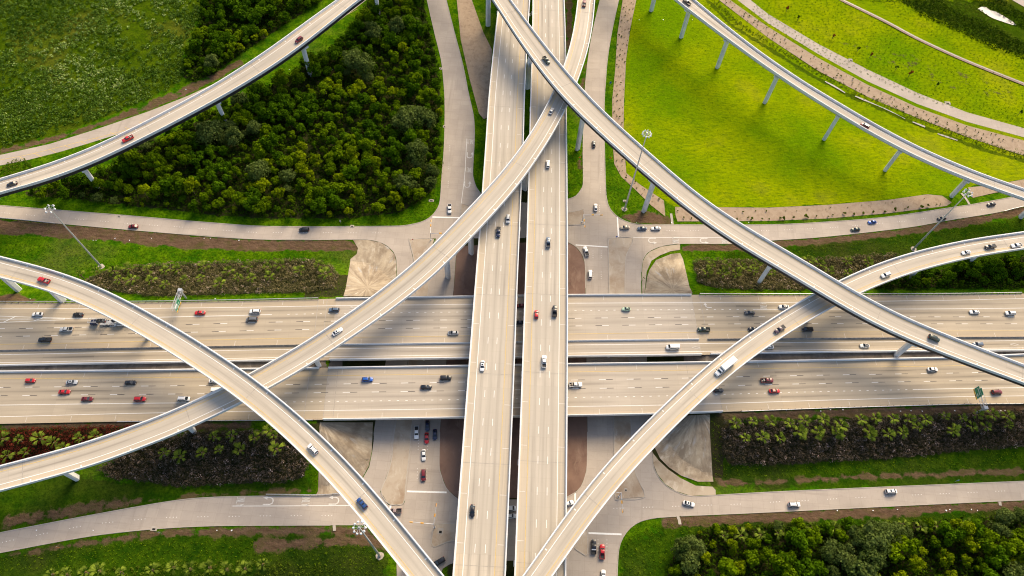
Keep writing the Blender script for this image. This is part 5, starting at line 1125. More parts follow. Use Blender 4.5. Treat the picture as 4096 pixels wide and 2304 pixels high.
bigtruck('transporter_trailer', 'loaded trailer of the car transporter disappearing under the left curved flyover', 'trailer', HW['U'], (500, 1290), -1, trailer)
def loaded(kd, cl, px, dz, lab):
    X, Y, Z, t = HW['U'].place(px, dz + .6); spawn(kd, cl, KN[kd][0], (X, Y, Z + dz), -t, lab, KN[kd][1], 'cars carried on the transporter')
loaded('coupe', 'black', (404, 1283), 3.12, 'black car strapped on the upper rack behind the transporter cab')
loaded('sedan', 'black', (468, 1281), 2.62, 'dark car on the upper deck of the transporter trailer')
loaded('hatch', 'white', (476, 1296), .80, 'white car on the lower deck of the transporter trailer')
for r in list(PROTO.values()):
    for ch in list(r.children): bpy.data.objects.remove(ch)
    bpy.data.objects.remove(r)

# ------------------------------------------------------------------ vegetation
def leaves(P, Nn, size, tint, aspect=1.4, name='foliage'):
    """one small bent leaf clump (quad) per point"""
    n = len(P); r = RNG.normal(size=(n, 3)); u = np.cross(Nn, r); u /= np.linalg.norm(u, axis=1)[:, None] + 1e-9; v = np.cross(Nn, u); v /= np.linalg.norm(v, axis=1)[:, None] + 1e-9
    s = (size * RNG.uniform(.65, 1.35, n))[:, None]; sv = s * aspect
    V = np.stack([P - u * s - v * sv * .4, P + u * s * .9 - v * sv * .5 + Nn * s * .2, P + u * s * .6 + v * sv * .6, P - u * s * .7 + v * sv * .5 - Nn * s * .2], 1).reshape(-1, 3)
    me = bulk(name, V, np.arange(4 * n).reshape(n, 4), 4); at = me.attributes.new('tint', 'FLOAT', 'POINT'); at.data.foreach_set('value', np.repeat(tint, 4).astype(np.float32)); return me
def crown_pts(R, Hc, z0, n, lobes, jag=.25):
    Ps = []; Ns = []; Ts = []
    for i in range(lobes):
        a = RNG.uniform(0, 6.283); rr = R * .78 * math.sqrt(RNG.uniform(0, 1)) if i else 0
        c = np.array([rr * math.cos(a), rr * math.sin(a), z0 + Hc * (RNG.uniform(.25, .85) if i else .78)]); rl = R * RNG.uniform(.20, .46); k = n // lobes
        d = RNG.normal(size=(k, 3)); d[:, 2] = np.abs(d[:, 2]) * 1.1 - .25; d /= np.linalg.norm(d, axis=1)[:, None]
        q = c + d * (rl * RNG.uniform(.6, 1.3, k))[:, None]; Ps.append(q); Ns.append(d + RNG.normal(size=(k, 3)) * .55); Ts.append(np.clip(RNG.uniform(0, .75) + RNG.uniform(-.15, .3, k), 0, 1))
    P = np.vstack(Ps); Nn = np.vstack(Ns); Nn /= np.linalg.norm(Nn, axis=1)[:, None]; return P, Nn, np.hstack(Ts)
def trunk_mesh(h, r=.16):
    b = MB(); b.tube((0, 0, -.4), (0, 0, h), r, r * .6, 7)
    for i in range(4):
        a = i * 1.57 + RNG.uniform(-.4, .4); b.tube((0, 0, h * .6), (math.cos(a) * h * .35, math.sin(a) * h * .35, h * 1.15), r * .5, r * .2, 5)
    return mesh('trunk', b.V, b.F)
VAR = {}
def variants(key, k, mat, R, Hc, z0, n, lobes, leaf):
    out = []
    for _ in range(k):
        rr = R * RNG.uniform(.85, 1.15); P, Nn, t = crown_pts(rr, Hc * RNG.uniform(.85, 1.15), z0, n, lobes); me = leaves(P, Nn, leaf, t); me.materials.append(mat); tm = trunk_mesh(z0 + Hc * .45); tm.materials.append(M['bark']); out.append((me, tm))
    VAR[key] = out
variants('dark', 7, M['leafdark'], 3.3, 5.0, 1.5, 1300, 13, .34); variants('mid', 7, M['leafmid'], 3.2, 5.6, 1.4, 1300, 13, .32); variants('yel', 6, M['leafyel'], 2.7, 5.4, 1.4, 1000, 12, .29); variants('grey', 6, M['leafgrey'], 4.6, 6.8, 2.0, 2000, 18, .30)
variants('rust', 2, M['rust'], 1.2, 2.4, 1.2, 260, 5, .2); variants('young', 2, M['leafdark'], 1.1, 3.0, .9, 260, 5, .2)
def tree(name, key, x, y, sc, label, cat, group, i=None):
    me, tm = VAR[key][RNG.integers(len(VAR[key]))]; z = float(T(x, y)); r = empty(name, (x, y, z), RNG.uniform(0, 6.28)); r.scale = (sc, sc, sc * RNG.uniform(.85, 1.2)); tag(r, label, cat, group)
    link('trunk', tm, r); link('crown', me, r); return r
def scatter(poly, d, tries=9000):
    X0, Y0 = np.min(poly, 0); X1, Y1 = np.max(poly, 0); pts = []; cell = {}; xy = np.c_[RNG.uniform(X0, X1, tries), RNG.uniform(Y0, Y1, tries)]; ins = inpoly(xy[:, 0], xy[:, 1], poly)
    for p in xy[ins]:
        c = (int(p[0] // d), int(p[1] // d)); ok = True
        for i in (-1, 0, 1):
            for j in (-1, 0, 1):
                for q in cell.get((c[0] + i, c[1] + j), ()):
                    if (q[0] - p[0]) ** 2 + (q[1] - p[1]) ** 2 < d * d: ok = False
        if ok: pts.append(p); cell.setdefault(c, []).append(p)
    return pts
def vnoise(x, y, s): return math.sin(x / s + 1.7 * math.sin(y / s * .8)) * math.cos(y / s * 1.1 + 1.3 * math.sin(x / s * .6))
NT = {'mid': ('leafy_tree', 'mid green leafy tree'), 'dark': ('broadleaf_tree', 'dark green broadleaf tree'), 'yel': ('bright_leaf_tree', 'yellow green leafy tree'), 'grey': ('willow_tree', 'grey green willow-like tree')}
def wood(px, d, where, group, wts, keep=None, lim=None):
    poly = upoly(px); pts = scatter(poly, d); RB_G = RB['G']; n = 0
    for x, y in pts:
        v = vnoise(x, y, 17) * .5 + RNG.uniform(-.5, .5); k = 'grey' if (vnoise(x + 50, y - 20, 12) + RNG.uniform(-.45, .45)) > wts[1] else 'yel' if v > wts[0] + .18 else 'mid' if v > wts[0] - .30 else 'dark'
        nm, lb = NT[k]; sc = RNG.choice([.6, .8, 1.0, 1.2, 1.35]) * RNG.uniform(.9, 1.1)
        if distpoly(np.array([x]), np.array([y]), poly)[0] < 3.2: sc *= .72
        tree(nm, k, x, y, sc, lb + ' ' + where, 'tree', k + ' trees ' + group); n += 1
    return n
nt1 = wood(WOOD1, 5.0, 'in the large wood between the left flyover and the viaducts', 'in the large wood', (.22, .72))
nt2 = wood(WOOD2, 5.2, 'in the small wood beyond the top left flyover', 'in the small top left wood', (.42, 1.0))
nt3 = wood(WOOD3, 5.6, 'in the thicket at the bottom right corner', 'in the bottom right thicket', (.0, .52))
nt4 = wood(WOOD4, 5.0, 'in the dark grove below the right end of the curved flyover', 'in the right hand grove', (.75, 1.2))
print('trees', nt1, nt2, nt3, nt4)
def mass(name, px_polys, d, zlo, zhi, leaf, per, mat, label, cat, bushy=True, rad=.9, tf=None, tintlo=0, tinthi=1, wob=0.0):
    """dense planting that reads as one mass"""
    Ps = []; Ns = []; Ts = []
    for px in px_polys:
        poly = wpoly(px); pts = np.array(scatter(poly, d, 26000)); zz = Tarr(pts[:, 0], pts[:, 1])
        if wob: pts, zz = zip(*[(p, z) for p, z in zip(pts, zz) if RNG.uniform() < .8 + wob * (.35 * vnoise(p[0], p[1], 23) + .5 * vnoise(p[0] + 9, p[1], 7))])
        for (x, y), z in zip(pts, zz):
            k = per; h = RNG.uniform(zlo, zhi); r = rad * RNG.uniform(.7, 1.25); dd = RNG.normal(size=(k, 3)); dd[:, 2] = np.abs(dd[:, 2]); dd /= np.linalg.norm(dd, axis=1)[:, None]
            q = np.array([x, y, z + h * .35]) + dd * np.array([r, r, h * .65]) * RNG.uniform(.7, 1.1, (k, 1)); Ps.append(q); Ns.append(dd + RNG.normal(size=(k, 3)) * .5); b_ = RNG.uniform(0, .6) + (.22 * vnoise(x, y, 19) if wob else 0); Ts.append(np.clip(b_ + RNG.uniform(0, .4, k), 0, 1) * (tinthi - tintlo) + tintlo)
    P = np.vstack(Ps); Nn = np.vstack(Ns); Nn /= np.linalg.norm(Nn, axis=1)[:, None]; me = leaves(P, Nn, leaf, np.hstack(Ts), 1.3, name)
    o = link(name, me, None, [mat]); tag(o, label, cat, None, 'stuff'); return o
for px, lab in ((WOOD1, 'low dark undergrowth filling the large wood at left'), (WOOD2, 'low dark undergrowth filling the small top left wood'), (WOOD3, 'low dark undergrowth of the bottom right thicket'), (WOOD4, 'low dark undergrowth of the right hand grove')):
    mass('undergrowth', [px], 1.7, .6, 3.2, .42, 20, M['under'], lab, 'undergrowth', rad=1.5)
for px, mt, lab in BEDS: mass('oleander_hedge' if 'ole' in mt else 'red_shrubbery', [px], 1.3, 1.4, 3.0, .2, 52, M[mt], lab, 'hedge', rad=1.15)
mass('thicket_shrubs', [[(150, 2330), (240, 2285), (420, 2272), (600, 2262), (800, 2250), (1020, 2252), (1080, 2258), (1300, 2265), (1400, 2330)]], 2.2, .5, 1.4, .24, 26, M['shrub'], 'low shrubs along the bottom left edge between the palms', 'shrubs', rad=1.2)
mass('thicket_shrubs', [[(-40, 690), (60, 645), (110, 640), (128, 668), (40, 715), (-40, 735)]], 1.8, .8, 1.8, .24, 30, M['shrub'], 'shrubs between the side road and the top left flyover', 'shrubs', rad=1.1)
mass('meadow_scrub', [[(-70, -70), (840, -70), (800, 60), (735, 180), (740, 300), (700, 345), (560, 410), (300, 505), (0, 590), (-70, 610)]], 1.5, .7, 1.9, .33, 22, M['scrub'], 'rough meadow of pale green scrub filling the top left corner', 'scrub', rad=1.25, wob=1.0)
mass('rough_grass', [[(2680, 2090), (3072, 2095), (3900, 2060), (4150, 2040), (4150, 2060), (3600, 2095), (3000, 2112), (2760, 2135), (2650, 2260), (2600, 2320), (2480, 2320), (2486, 2210), (2540, 2115)], [(1000, 2225), (1250, 2180), (1450, 2180), (1560, 2260), (1570, 2330), (1000, 2250)], [(-60, 965), (300, 985), (700, 1000), (1400, 1010), (1424, 1020), (1400, 1040), (1350, 1075), (1250, 1036), (1000, 1040), (620, 1055), (420, 1075), (200, 1130), (300, 1090), (-60, 1020)], [(2735, 1010), (3072, 1000), (3500, 965), (3900, 900), (4150, 870), (4150, 925), (3800, 965), (3500, 1025), (3072, 1038), (2770, 1035)], [(2424, 780), (2440, 700), (2480, 720), (2600, 820), (2660, 870), (2640, 850), (2540, 830), (2480, 860)], [(2270, 580), (2330, 590), (2330, 730), (2272, 790)], [(0, 765), (240, 700), (400, 650), (560, 580), (720, 495), (920, 395), (1030, 330), (1180, 240), (1310, 160), (1440, 40), (1470, 0), (1500, 0), (1440, 80), (1300, 190), (1150, 300), (900, 425), (680, 530), (430, 660), (250, 730), (60, 790)], [(1000, 880), (1400, 878), (1600, 858), (1690, 815), (1735, 760), (1755, 690), (1765, 690), (1755, 780), (1735, 845), (1690, 882), (1600, 900), (1000, 900)], [(580, 1190), (1020, 1180), (1250, 1172), (1340, 1155), (1360, 1110), (1395, 1050), (1380, 1150), (1365, 1190), (1020, 1200), (570, 1208)], [(2760, 1160), (3000, 1162), (3250, 1165), (3250, 1176), (2780, 1176)], [(1235, 1850), (1268, 1850), (1268, 1935), (1240, 1920)], [(2845, 1680), (2880, 1700), (2882, 1860), (3072, 1875), (3500, 1850), (4150, 1800), (4150, 1850), (3500, 1890), (3072, 1910), (2860, 1900)], [(0, 2235), (600, 2165), (1024, 2160), (1024, 2230), (600, 2250), (0, 2290)]],
     1.7, .15, .5, .17, 10, M['tuft'], 'rough tufted grass on the verges', 'grass', rad=.8)
mass('field_tufts', [[(2980, 60), (3300, 230), (3700, 400), (4120, 520), (4120, 345), (3850, 245), (3660, 155), (3360, 5), (3060, -40), (3030, 0)], [(2810, 20), (3072, 200), (3410, 400), (3830, 570), (4120, 650), (4120, 600), (3980, 590), (3860, 552), (3660, 478), (3460, 395), (3260, 292), (3060, 160), (2860, 10)], [(3420, -30), (3900, 240), (4120, 320), (4120, 130), (3900, 30), (3800, -40)]],
     2.1, .2, .7, .17, 9, M['tuft'], 'tufts of rough grass and weeds across the field at the top right', 'grass', rad=.8, tintlo=.0, tinthi=.8)
mass('ditch_reeds', [[(2810, -30), (2930, 92), (3072, 178), (3251, 290), (3410, 374), (3636, 470), (3827, 546), (3950, 590), (4130, 644), (4130, 630), (3950, 574), (3827, 530), (3636, 455), (3410, 358), (3251, 274), (3072, 162), (2945, 80), (2840, -30)], [(3420, 0), (3600, 10), (3800, 80), (3950, 150), (4120, 230), (4120, 190), (4000, 110), (3900, 20), (3800, -30)]], 1.6, .3, 1.1, .24, 14, M['shrub'], 'dark reeds and weeds along the ditch at the top right', 'reeds', rad=.9)
mass('undergrowth', [[(3560, -30), (3700, -30), (3850, 60), (3960, 105), (4130, 190), (4130, 250), (3960, 190), (3820, 120), (3680, 60)], [(3960, -30), (4030, 20), (4130, 75), (4130, 130), (4070, 105), (3960, 35), (3900, 15), (3850, -30)]], 1.9, .5, 2.2, .36, 18, M['under'], 'dark scrub around the pale pond at the top right corner', 'scrub', rad=1.4)

mass('lawn_weeds', [[(2560, 0), (2535, 119), (2515, 239), (2507, 398), (2505, 513), (2512, 632), (2520, 691), (2570, 735), (2625, 775), (2720, 815), (3072, 822), (3310, 810), (3549, 790), (3708, 767), (3800, 770), (3950, 715), (4000, 650), (3600, 480), (3100, 230), (2800, 20), (2780, 0)]], 2.7, .06, .22, .13, 6, M['tuft'], 'small weeds and clippings scattered over the bright green field', 'grass', rad=.7, tintlo=.1, tinthi=.8)
# fan palms
def palm_meshes():
    P = MB(); n = 12; tint = []
    for i in range(n):
        a = 2.4 * i + RNG.uniform(-.2, .2); el = math.radians(72 - 80 * (i / n) ** .8 + RNG.uniform(-8, 8)); L = RNG.uniform(1.5, 2.5); d = np.array([math.cos(a) * math.cos(el), math.sin(a) * math.cos(el), math.sin(el)]); s = np.cross(d, (0, 0, 1)); s /= np.linalg.norm(s); up = np.cross(s, d); base = d * .6; k = 5; tt = RNG.uniform(0, 1); V = [base * .25]; F_ = []
        for j in range(k):
            th = (j - (k - 1) / 2) * .15; q = base + (d * math.cos(th) + s * math.sin(th)) * L * (1 - .18 * abs(th)) - np.array([0, 0, .30 + .25 * abs(th)]) * L * .5; m1 = base + (d * math.cos(th - .12) + s * math.sin(th - .12)) * L * .52 + up * .04; m2 = base + (d * math.cos(th + .12) + s * math.sin(th + .12)) * L * .52 - up * .05
            b = len(V); V += [base, m1, q, m2]; F_.append((b, b + 1, b + 2, b + 3))
        P.add(V, F_); tint += [tt * .75 + .25 * RNG.uniform(0, 1) for _ in V]
    me = mesh('crown', P.V, P.F); at = me.attributes.new('tint', 'FLOAT', 'POINT'); at.data.foreach_set('value', tint); me.materials.append(M['palm'])
    b = MB(); V = 12
    for i in range(V):
        a = i * .53; b.add([(math.cos(a) * .15, math.sin(a) * .15, -.1), (math.cos(a - .3) * .55, math.sin(a - .3) * .55, -.75), (math.cos(a) * .62, math.sin(a) * .62, -1.2), (math.cos(a + .3) * .55, math.sin(a + .3) * .55, -.75)], [(0, 1, 2, 3)])
    dm = mesh('dead_fronds', b.V, b.F); dm.materials.append(M['palmdead']); return me, dm
PALMS = [palm_meshes() for _ in range(5)]
def palm(px, top, lab, grp, sc=1.0):
    P = unT(px, top); x, y = P[0], P[1]; z = float(T(x, y)); r = empty('fan_palm', (x, y, z), RNG.uniform(0, 6.28)); tag(r, lab, 'palm tree', grp); b = MB(); lx, ly = RNG.uniform(-.25, .25, 2)
    b.tube((-lx, -ly, -.3), (0, 0, top), .24, .17, 8); t = b.build('trunk', [M['palmbark']], r); me, dm = PALMS[RNG.integers(len(PALMS))]; s = sc * RNG.uniform(.75, 1.15)
    c = link('crown', me, r); c.location = (0, 0, top); c.scale = (s, s, s); d = link('dead_fronds', dm, r); d.location = (0, 0, top); d.scale = (s, s, s)
PL = [(10, [(800, 1310), (965, 1275), (1145, 1275), (1290, 1255), (1480, 1265), (1655, 1275), (1780, 1260), (2050, 1235), (2300, 1280), (2490, 1240), (1200, 1360), (1325, 1365), (1515, 1375), (1860, 1365), (2020, 1345), (2395, 1340), (2525, 1350), (1665, 1410), (2210, 1400)], 4.2, 0), (11, [(110, 1240), (240, 1215), (130, 1330), (440, 1275), (630, 1215), (695, 1305)], 4.4, 0),
      (12, [(2010, 1220), (2150, 1215), (2310, 1230), (2465, 1210), (1965, 1290), (2120, 1300), (2260, 1300), (2430, 1280)], 4.0, 1), (13, [(35, 1290), (410, 1170), (520, 1205), (800, 1180), (1010, 1190), (610, 1280), (800, 1300)], 4.0, 1),
      (30, [(20, 65), (190, 75), (400, 65), (540, 105), (795, 65), (965, 45), (70, 235), (255, 205), (635, 170)], 4.0, 2), (30, [(2150, 50), (2330, 30), (2560, 60), (1645, 205), (1810, 245), (2030, 205), (2205, 175), (2410, 180)], 4.0, 3), (31, [(200, 170), (170, 30)], 4.4, 3), (21, [(140, 1430)], 4.2, 3),
      (22, [(2250, 1360), (2425, 1340)], 4.2, 4), (23, [(30, 1340), (220, 1360), (375, 1335), (565, 1320), (940, 1320), (1085, 1305), (1260, 1310), (1420, 1320), (1590, 1320), (1780, 1290), (1955, 1310), (2105, 1275), (2260, 1275), (2410, 1290), (735, 1385), (690, 1435), (1360, 1430), (1510, 1400), (1870, 1420), (2050, 1395), (2200, 1395), (2420, 1380), (510, 1435), (320, 1440), (1020, 1440)], 4.2, 4), (33, [(120, 65), (335, 25), (510, 15), (710, 15), (1025, 30), (1215, 20), (1360, 10), (1860, 0)], 4.2, 4), (32, [(2350, 60), (2520, 50)], 4.2, 4),
      (30, [(520, 1430), (665, 1430), (850, 1410), (990, 1395), (1210, 1410), (1530, 1385), (1740, 1360), (1905, 1375), (2100, 1360), (2275, 1380), (2460, 1370)], 3.0, 5), (31, [(65, 1330)], 3.0, 5),
      (32, [(2130, 1040), (2310, 1040), (2505, 1035)], 3.6, 6), (33, [(100, 1015), (295, 1010), (460, 965), (665, 965), (995, 975), (1210, 940), (1360, 925), (1540, 950), (1700, 950), (1870, 945), (2045, 935)], 3.6, 6)]
PG = ['in the oleander hedge above the highway at left', 'in the oleander hedge under the highest flyover', 'among the dark red shrubs at the left edge', 'in the dark oleander hedge between the lower left flyovers', 'in the long oleander hedge at the lower right', 'in the row along the bottom left edge', 'in the row before the bottom right thicket']
for k, pts, top, g in PL:
    for q in pts: palm(rc(k, *q), top, 'light green fan palm standing ' + PG[g], 'fan palms ' + PG[g], 1.25)

# young shrubs of the mulch beds (a few pixels each)
SV = []
for _ in range(4):
    P, Nn, t = crown_pts(.45, .7, .05, 60, 3); me = leaves(P, Nn, .14, t); me.materials.append(M['shrub']); SV.append(me)
def seedling(x, y, sc, lab, grp):
    o = link('young_shrub', SV[RNG.integers(4)]); z = float(T(x, y)) + .05; o.location = (x, y, z); o.rotation_euler = (0, 0, RNG.uniform(0, 6)); s = sc * RNG.choice([.55, .75, 1.0, 1.3]); o.scale = (s, s, s); tag(o, lab, 'shrub', grp)
def rows(a, b_, n, m_, sc, lab, grp, jit=.5):
    A = resample(catmull([un(p)[:2] for p in a]), 1); B = resample(catmull([un(p)[:2] for p in b_]), 1)
    for j in range(m_):
        f = (j + .5) / m_
        for i in range(n):
            t = min(.999, max(0, (i + .5 * (j % 2) + .25 + RNG.uniform(-.4, .4)) / n)); p = A[min(len(A) - 1, int(t * len(A)))] * (1 - f) + B[min(len(B) - 1, int(t * len(B)))] * f + RNG.uniform(-jit, jit, 2); seedling(p[0], p[1], sc, lab, grp)
rows([(2875, 5), (3072, 150), (3271, 282), (3470, 384), (3668, 466), (3867, 542), (3986, 582)], [(2905, -5), (3072, 112), (3271, 236), (3470, 344), (3668, 434), (3867, 506), (4096, 566)], 34, 4, 1.0, 'small young shrub in the long mulch bed beside the upper right side road', 'young shrubs in the long mulch bed')
rows([(2497, 0), (2469, 139), (2461, 278), (2449, 398), (2449, 477)], [(2545, 0), (2521, 119), (2505, 239), (2497, 398), (2494, 500)], 16, 4, 1.0, 'small young shrub in the mulch bed left of the bright green field', 'young shrubs left of the bright field')
rows([(2452, 588), (2457, 656), (2485, 707), (2545, 763), (2604, 822)], [(2500, 632), (2505, 692), (2557, 737), (2616, 777), (2655, 803)], 9, 2, 1.1, 'small young shrub in the mulch bed behind the light mast base', 'young shrubs behind the light mast')
rows([(2705, 838), (3072, 842), (3310, 829), (3549, 809), (3708, 788)], [(2705, 850), (3072, 852), (3310, 839), (3549, 819), (3708, 796)], 20, 1, 1.0, 'small young shrub in the bed south of the bright green field', 'young shrubs south of the bright field')
rows([(2705, 865), (3072, 868), (3310, 858), (3549, 838), (3780, 812)], [(2705, 880), (3072, 882), (3310, 872), (3549, 852), (3790, 822)], 34, 1, 1.9, 'leafy shrub in the hedge row beside the upper right frontage road', 'shrubs in the hedge row by the upper right frontage road', .7)
for k, x, y, key, lab in ((3, 655, 370, 'rust', 'small rust coloured tree by the upper right side road, upper of two'), (3, 1030, 565, 'rust', 'small rust coloured tree by the side road, right of a dark slim tree'), (3, 905, 500, 'young', 'slim dark green young tree between two rust coloured trees'), (3, 1290, 690, 'young', 'tiny dark green tree beside the bend of the upper right side road'), (3, 1425, 750, 'rust', 'small orange tree beyond the drain inlet on the right side road'), (3, 1700, 860, 'young', 'dark green young tree above the second drain inlet'), (3, 2530, 1140, 'young', 'dark bushy young tree at the right edge by the side road'), (3, 190, 100, 'rust', 'faint reddish young tree at the top of the side road'), (3, 305, 185, 'young', 'dark young tree in the weeds at the top of the side road')):
    P = unT(rc(k, x, y), 1.5); tree('young_tree', key, P[0], P[1], 1.0, lab, 'tree', None)

# ------------------------------------------------------------------ street furniture
def mast(base, top, lab, n=8):
    P = unT(base); hh = 20.
    for h in np.arange(15, 75, .25):
        q = P + np.array([0, 0, h]); v = q - np.array([0, 0, H]); d = v @ FW; px = CEN + F * ((v @ DW) / d * _d + (v @ RW) / d * _r)
        if np.hypot(*(px - top)) < np.hypot(*(bestp(P, hh) - top)): hh = h
    r = empty('high_mast_light', tuple(P)); tag(r, lab, 'light mast', 'high mast lights'); b = MB(); b.tube((0, 0, -.3), (0, 0, hh), .48, .2, 12); b.build('pole', [M['galv']], r)
    b = MB(); b.prism([(math.cos(i * .785) * 1.7 + RNG.uniform(-.2, .2), math.sin(i * .785) * 1.7 + RNG.uniform(-.2, .2)) for i in range(8)], -.2, .12, 0, .9); b.tube((0, 0, .1), (0, 0, .7), .75, .6, 12); b.build('footing', [M['kerb']], r)
    b = MB(); R_ = 1.75; k = 20
    for i in range(k):
        a0, a1 = 6.283 * i / k, 6.283 * (i + 1) / k; b.tube((math.cos(a0) * R_, math.sin(a0) * R_, hh), (math.cos(a1) * R_, math.sin(a1) * R_, hh), .07, None, 5)
    for i in range(n): a = 6.283 * i / n; b.tube((0, 0, hh - .1), (math.cos(a) * R_, math.sin(a) * R_, hh), .05, None, 5)
    b.tube((0, 0, hh - .5), (0, 0, hh + .7), .3, .22, 10); rg = b.build('ring', [M['galv']], r)
    for i in range(n):
        a = 6.283 * i / n + .1; c = Vector((math.cos(a) * (R_ + .25), math.sin(a) * (R_ + .25), hh)); b = MB(); b.tube(c + Vector((0, 0, .38)), c + Vector((0, 0, .12)), .13, .22, 9); b.tube(c + Vector((0, 0, .12)), c - Vector((0, 0, .38)), .22, .40, 9); b.build('lamp', [M['lampw']], r)
def bestp(P, h):
    v = P + np.array([0, 0, h]) - np.array([0, 0, H]); d = v @ FW; return CEN + F * ((v @ DW) / d * _d + (v @ RW) / d * _r)
mast(rc(10, 1018, 1235), np.array(rc(10, 495, 650)), 'tall floodlight mast at the left above the oleander hedge', 6); mast(rc(12, 1133, 655), np.array(rc(2, 1366, 1345)), 'tall floodlight mast right of the viaducts, its lamps over the bright field', 10)
mast(rc(13, 1465, 1055), np.array(rc(13, 2015, 490)), 'tall floodlight mast at the right beside the curved flyover', 7); mast(rc(31, 1245, 1245), np.array(rc(31, 1020, 975)), 'tall floodlight mast at the bottom on a round pale footing', 10)
def sgantry(base, tip, zr, lab, face, hgt=7.2):
    P = unT(base); Q = un(tip, P[2] + hgt); d = Q[:2] - P[:2]; L = np.hypot(*d); r = empty('gantry_sign', tuple(P), math.atan2(d[1], d[0])); tag(r, lab, 'road sign', 'overhead gantry signs')
    b = MB(); b.tube((0, 0, -.5), (0, 0, hgt + .6), .42, .34, 12); b.box((0, 0, hgt + .1), (1.3, 1.7, 1.9)); b.build('post', [M['galv']], r)
    b = MB(); hy, hz = .75, .85; n = int(L / 1.6)
    for y in (-hy, hy):
        for z in (-hz, hz): b.tube((0, y, hgt + z), (L, y, hgt + z), .085, None, 6)
    for i in range(n):
        x0_, x1_ = L * i / n, L * (i + 1) / n
        for z in (-hz, hz): b.tube((x0_, -hy if i % 2 else hy, hgt + z), (x1_, hy if i % 2 else -hy, hgt + z), .05, None, 5); b.tube((x0_, -hy, hgt + z), (x0_, hy, hgt + z), .05, None, 5)
        for y in (-hy, hy): b.tube((x0_, y, hgt - hz if i % 2 else hgt + hz), (x1_, y, hgt + hz if i % 2 else hgt - hz), .05, None, 5)
    b.build('truss', [M['galv']], r)
    w0, w1, y = L * .48, L * .99, face * 1.15; hp = 3.4
    b = MB(); b.box(((w0 + w1) / 2, y, hgt + .5), (w1 - w0, .1, hp)); pn = b.build('sign_panel', [M['signgreen']], r)
    b = MB(); b.box(((w0 + w1) / 2, y + face * .02, hgt + .5 - hp / 2 - .35), (w1 - w0, .1, .9)); b.build('exit_strip', [M['signyel']], pn)
    b = MB()
    for x, z, ww, h_ in (((w0 + w1) / 2, hgt + .5 + hp / 2 - .06, w1 - w0, .09), ((w0 + w1) / 2, hgt + .5 - hp / 2 + .06, w1 - w0, .09), (w0 + .06, hgt + .5, .09, hp), (w1 - .06, hgt + .5, .09, hp)): b.box((x, y + face * .06, z), (ww, .03, h_))
    b.build('border', [M['lampw']], pn)
    return r, (w0, w1, y, hgt, pn)
def glyphs(parent, items, m, fac, name='lettering'):
    """short strokes (x0,z0,x1,z1,width) on a panel at y"""
    b = MB()
    for y, x0_, z0_, x1_, z1_, wd in items:
        d = Vector((x1_ - x0_, 0, z1_ - z0_)); L = d.length; u = d / L; n = Vector((-u.z, 0, u.x)) * wd / 2; yv = Vector((0, y, 0)); a, c = Vector((x0_, 0, z0_)) + yv, Vector((x1_, 0, z1_)) + yv; t = Vector((0, fac * .02, 0)); q = [a - n, a + n, c + n, c - n]
        b.add([p + t for p in q] + [p - t for p in q], [(0, 1, 2, 3), (7, 6, 5, 4), (0, 4, 5, 1), (1, 5, 6, 2), (2, 6, 7, 3), (3, 7, 4, 0)])
    b.build(name, [m], parent)
FONT = {'mid': ('leafy_tree', 'mid green leafy tree'), 'E': [((0, 0), (0, 1)), ((0, 0), (.6, 0)), ((0, .5), (.5, .5)), ((0, 1), (.6, 1))], 'X': [((0, 0), (.6, 1)), ((0, 1), (.6, 0))], 'I': [((.2, 0), (.2, 1))], 'T': [((.3, 0), (.3, 1)), ((0, 1), (.6, 1))], 'O': [((0, 0), (0, 1)), ((.6, 0), (.6, 1)), ((0, 0), (.6, 0)), ((0, 1), (.6, 1))], 'N': [((0, 0), (0, 1)), ((.6, 0), (.6, 1)), ((0, 1), (.6, 0))], 'L': [((0, 0), (0, 1)), ((0, 0), (.6, 0))], 'Y': [((.3, 0), (.3, .5)), ((.3, .5), (0, 1)), ((.3, .5), (.6, 1))]}
def word(txt, x, z, h, y, mirror):
    out = []
    for ch in txt:
        if ch in FONT:
            for (a, b_), (c, d) in FONT[ch]: out.append((y, x + mirror * a * h * .8, z + b_ * h, x + mirror * c * h * .8, z + d * h, h * .15))
        x += mirror * h * .72
    return out
r, (w0, w1, y, hg, pn) = sgantry(rc(20, 1875, 105), rc(20, 1742, 225), 0, 'overhead gantry at left with a green and yellow exit sign on a truss arm', 1)
yy = y + .09; glyphs(pn, [(yy, w0 + 1.2 + i * .42, hg + .1, w0 + 1.2 + i * .42, hg + .62, .2) for i in range(9)] + [(yy, w1 - 1.6 - i * .4, hg - .9, w1 - 1.6 - i * .4, hg - .4, .18) for i in range(4)] + [(yy, w0 + 2.6, hg + 1.4, w0 + 5., hg + 1.4, 1.0)], M['lampw'], 1)
glyphs(pn, word('EXIT ONLY', w1 - 1.0, hg - 1.82, .55, yy + .02, -1), M['trim'], 1, 'exit_lettering')
r, (w0, w1, y, hg, pn) = sgantry((3900, 1655), (3914, 1550), 0, 'overhead gantry at right with a green sign, yellow exit strip and a smaller top tab', 1, 7.0)
b = MB(); b.box(((w0 + w1) / 2 - .5, y, hg + 2.75), (3.2, .1, 1.0)); b.build('tab_panel', [M['signgreen']], pn)
yy = y + .09; glyphs(pn, [(yy, w1 - .9 - i * .42, hg + .9, w1 - .9 - i * .42, hg + 1.45, .2) for i in range(8)] + [(yy, w0 + .9 + i * .35, hg - .5, w0 + .9 + i * .35, hg + .2, .18) for i in range(4)], M['lampw'], 1)
glyphs(pn, word('EXIT ONLY', w1 - .7, hg - 1.82, .5, yy + .02, -1), M['trim'], 1, 'exit_lettering')
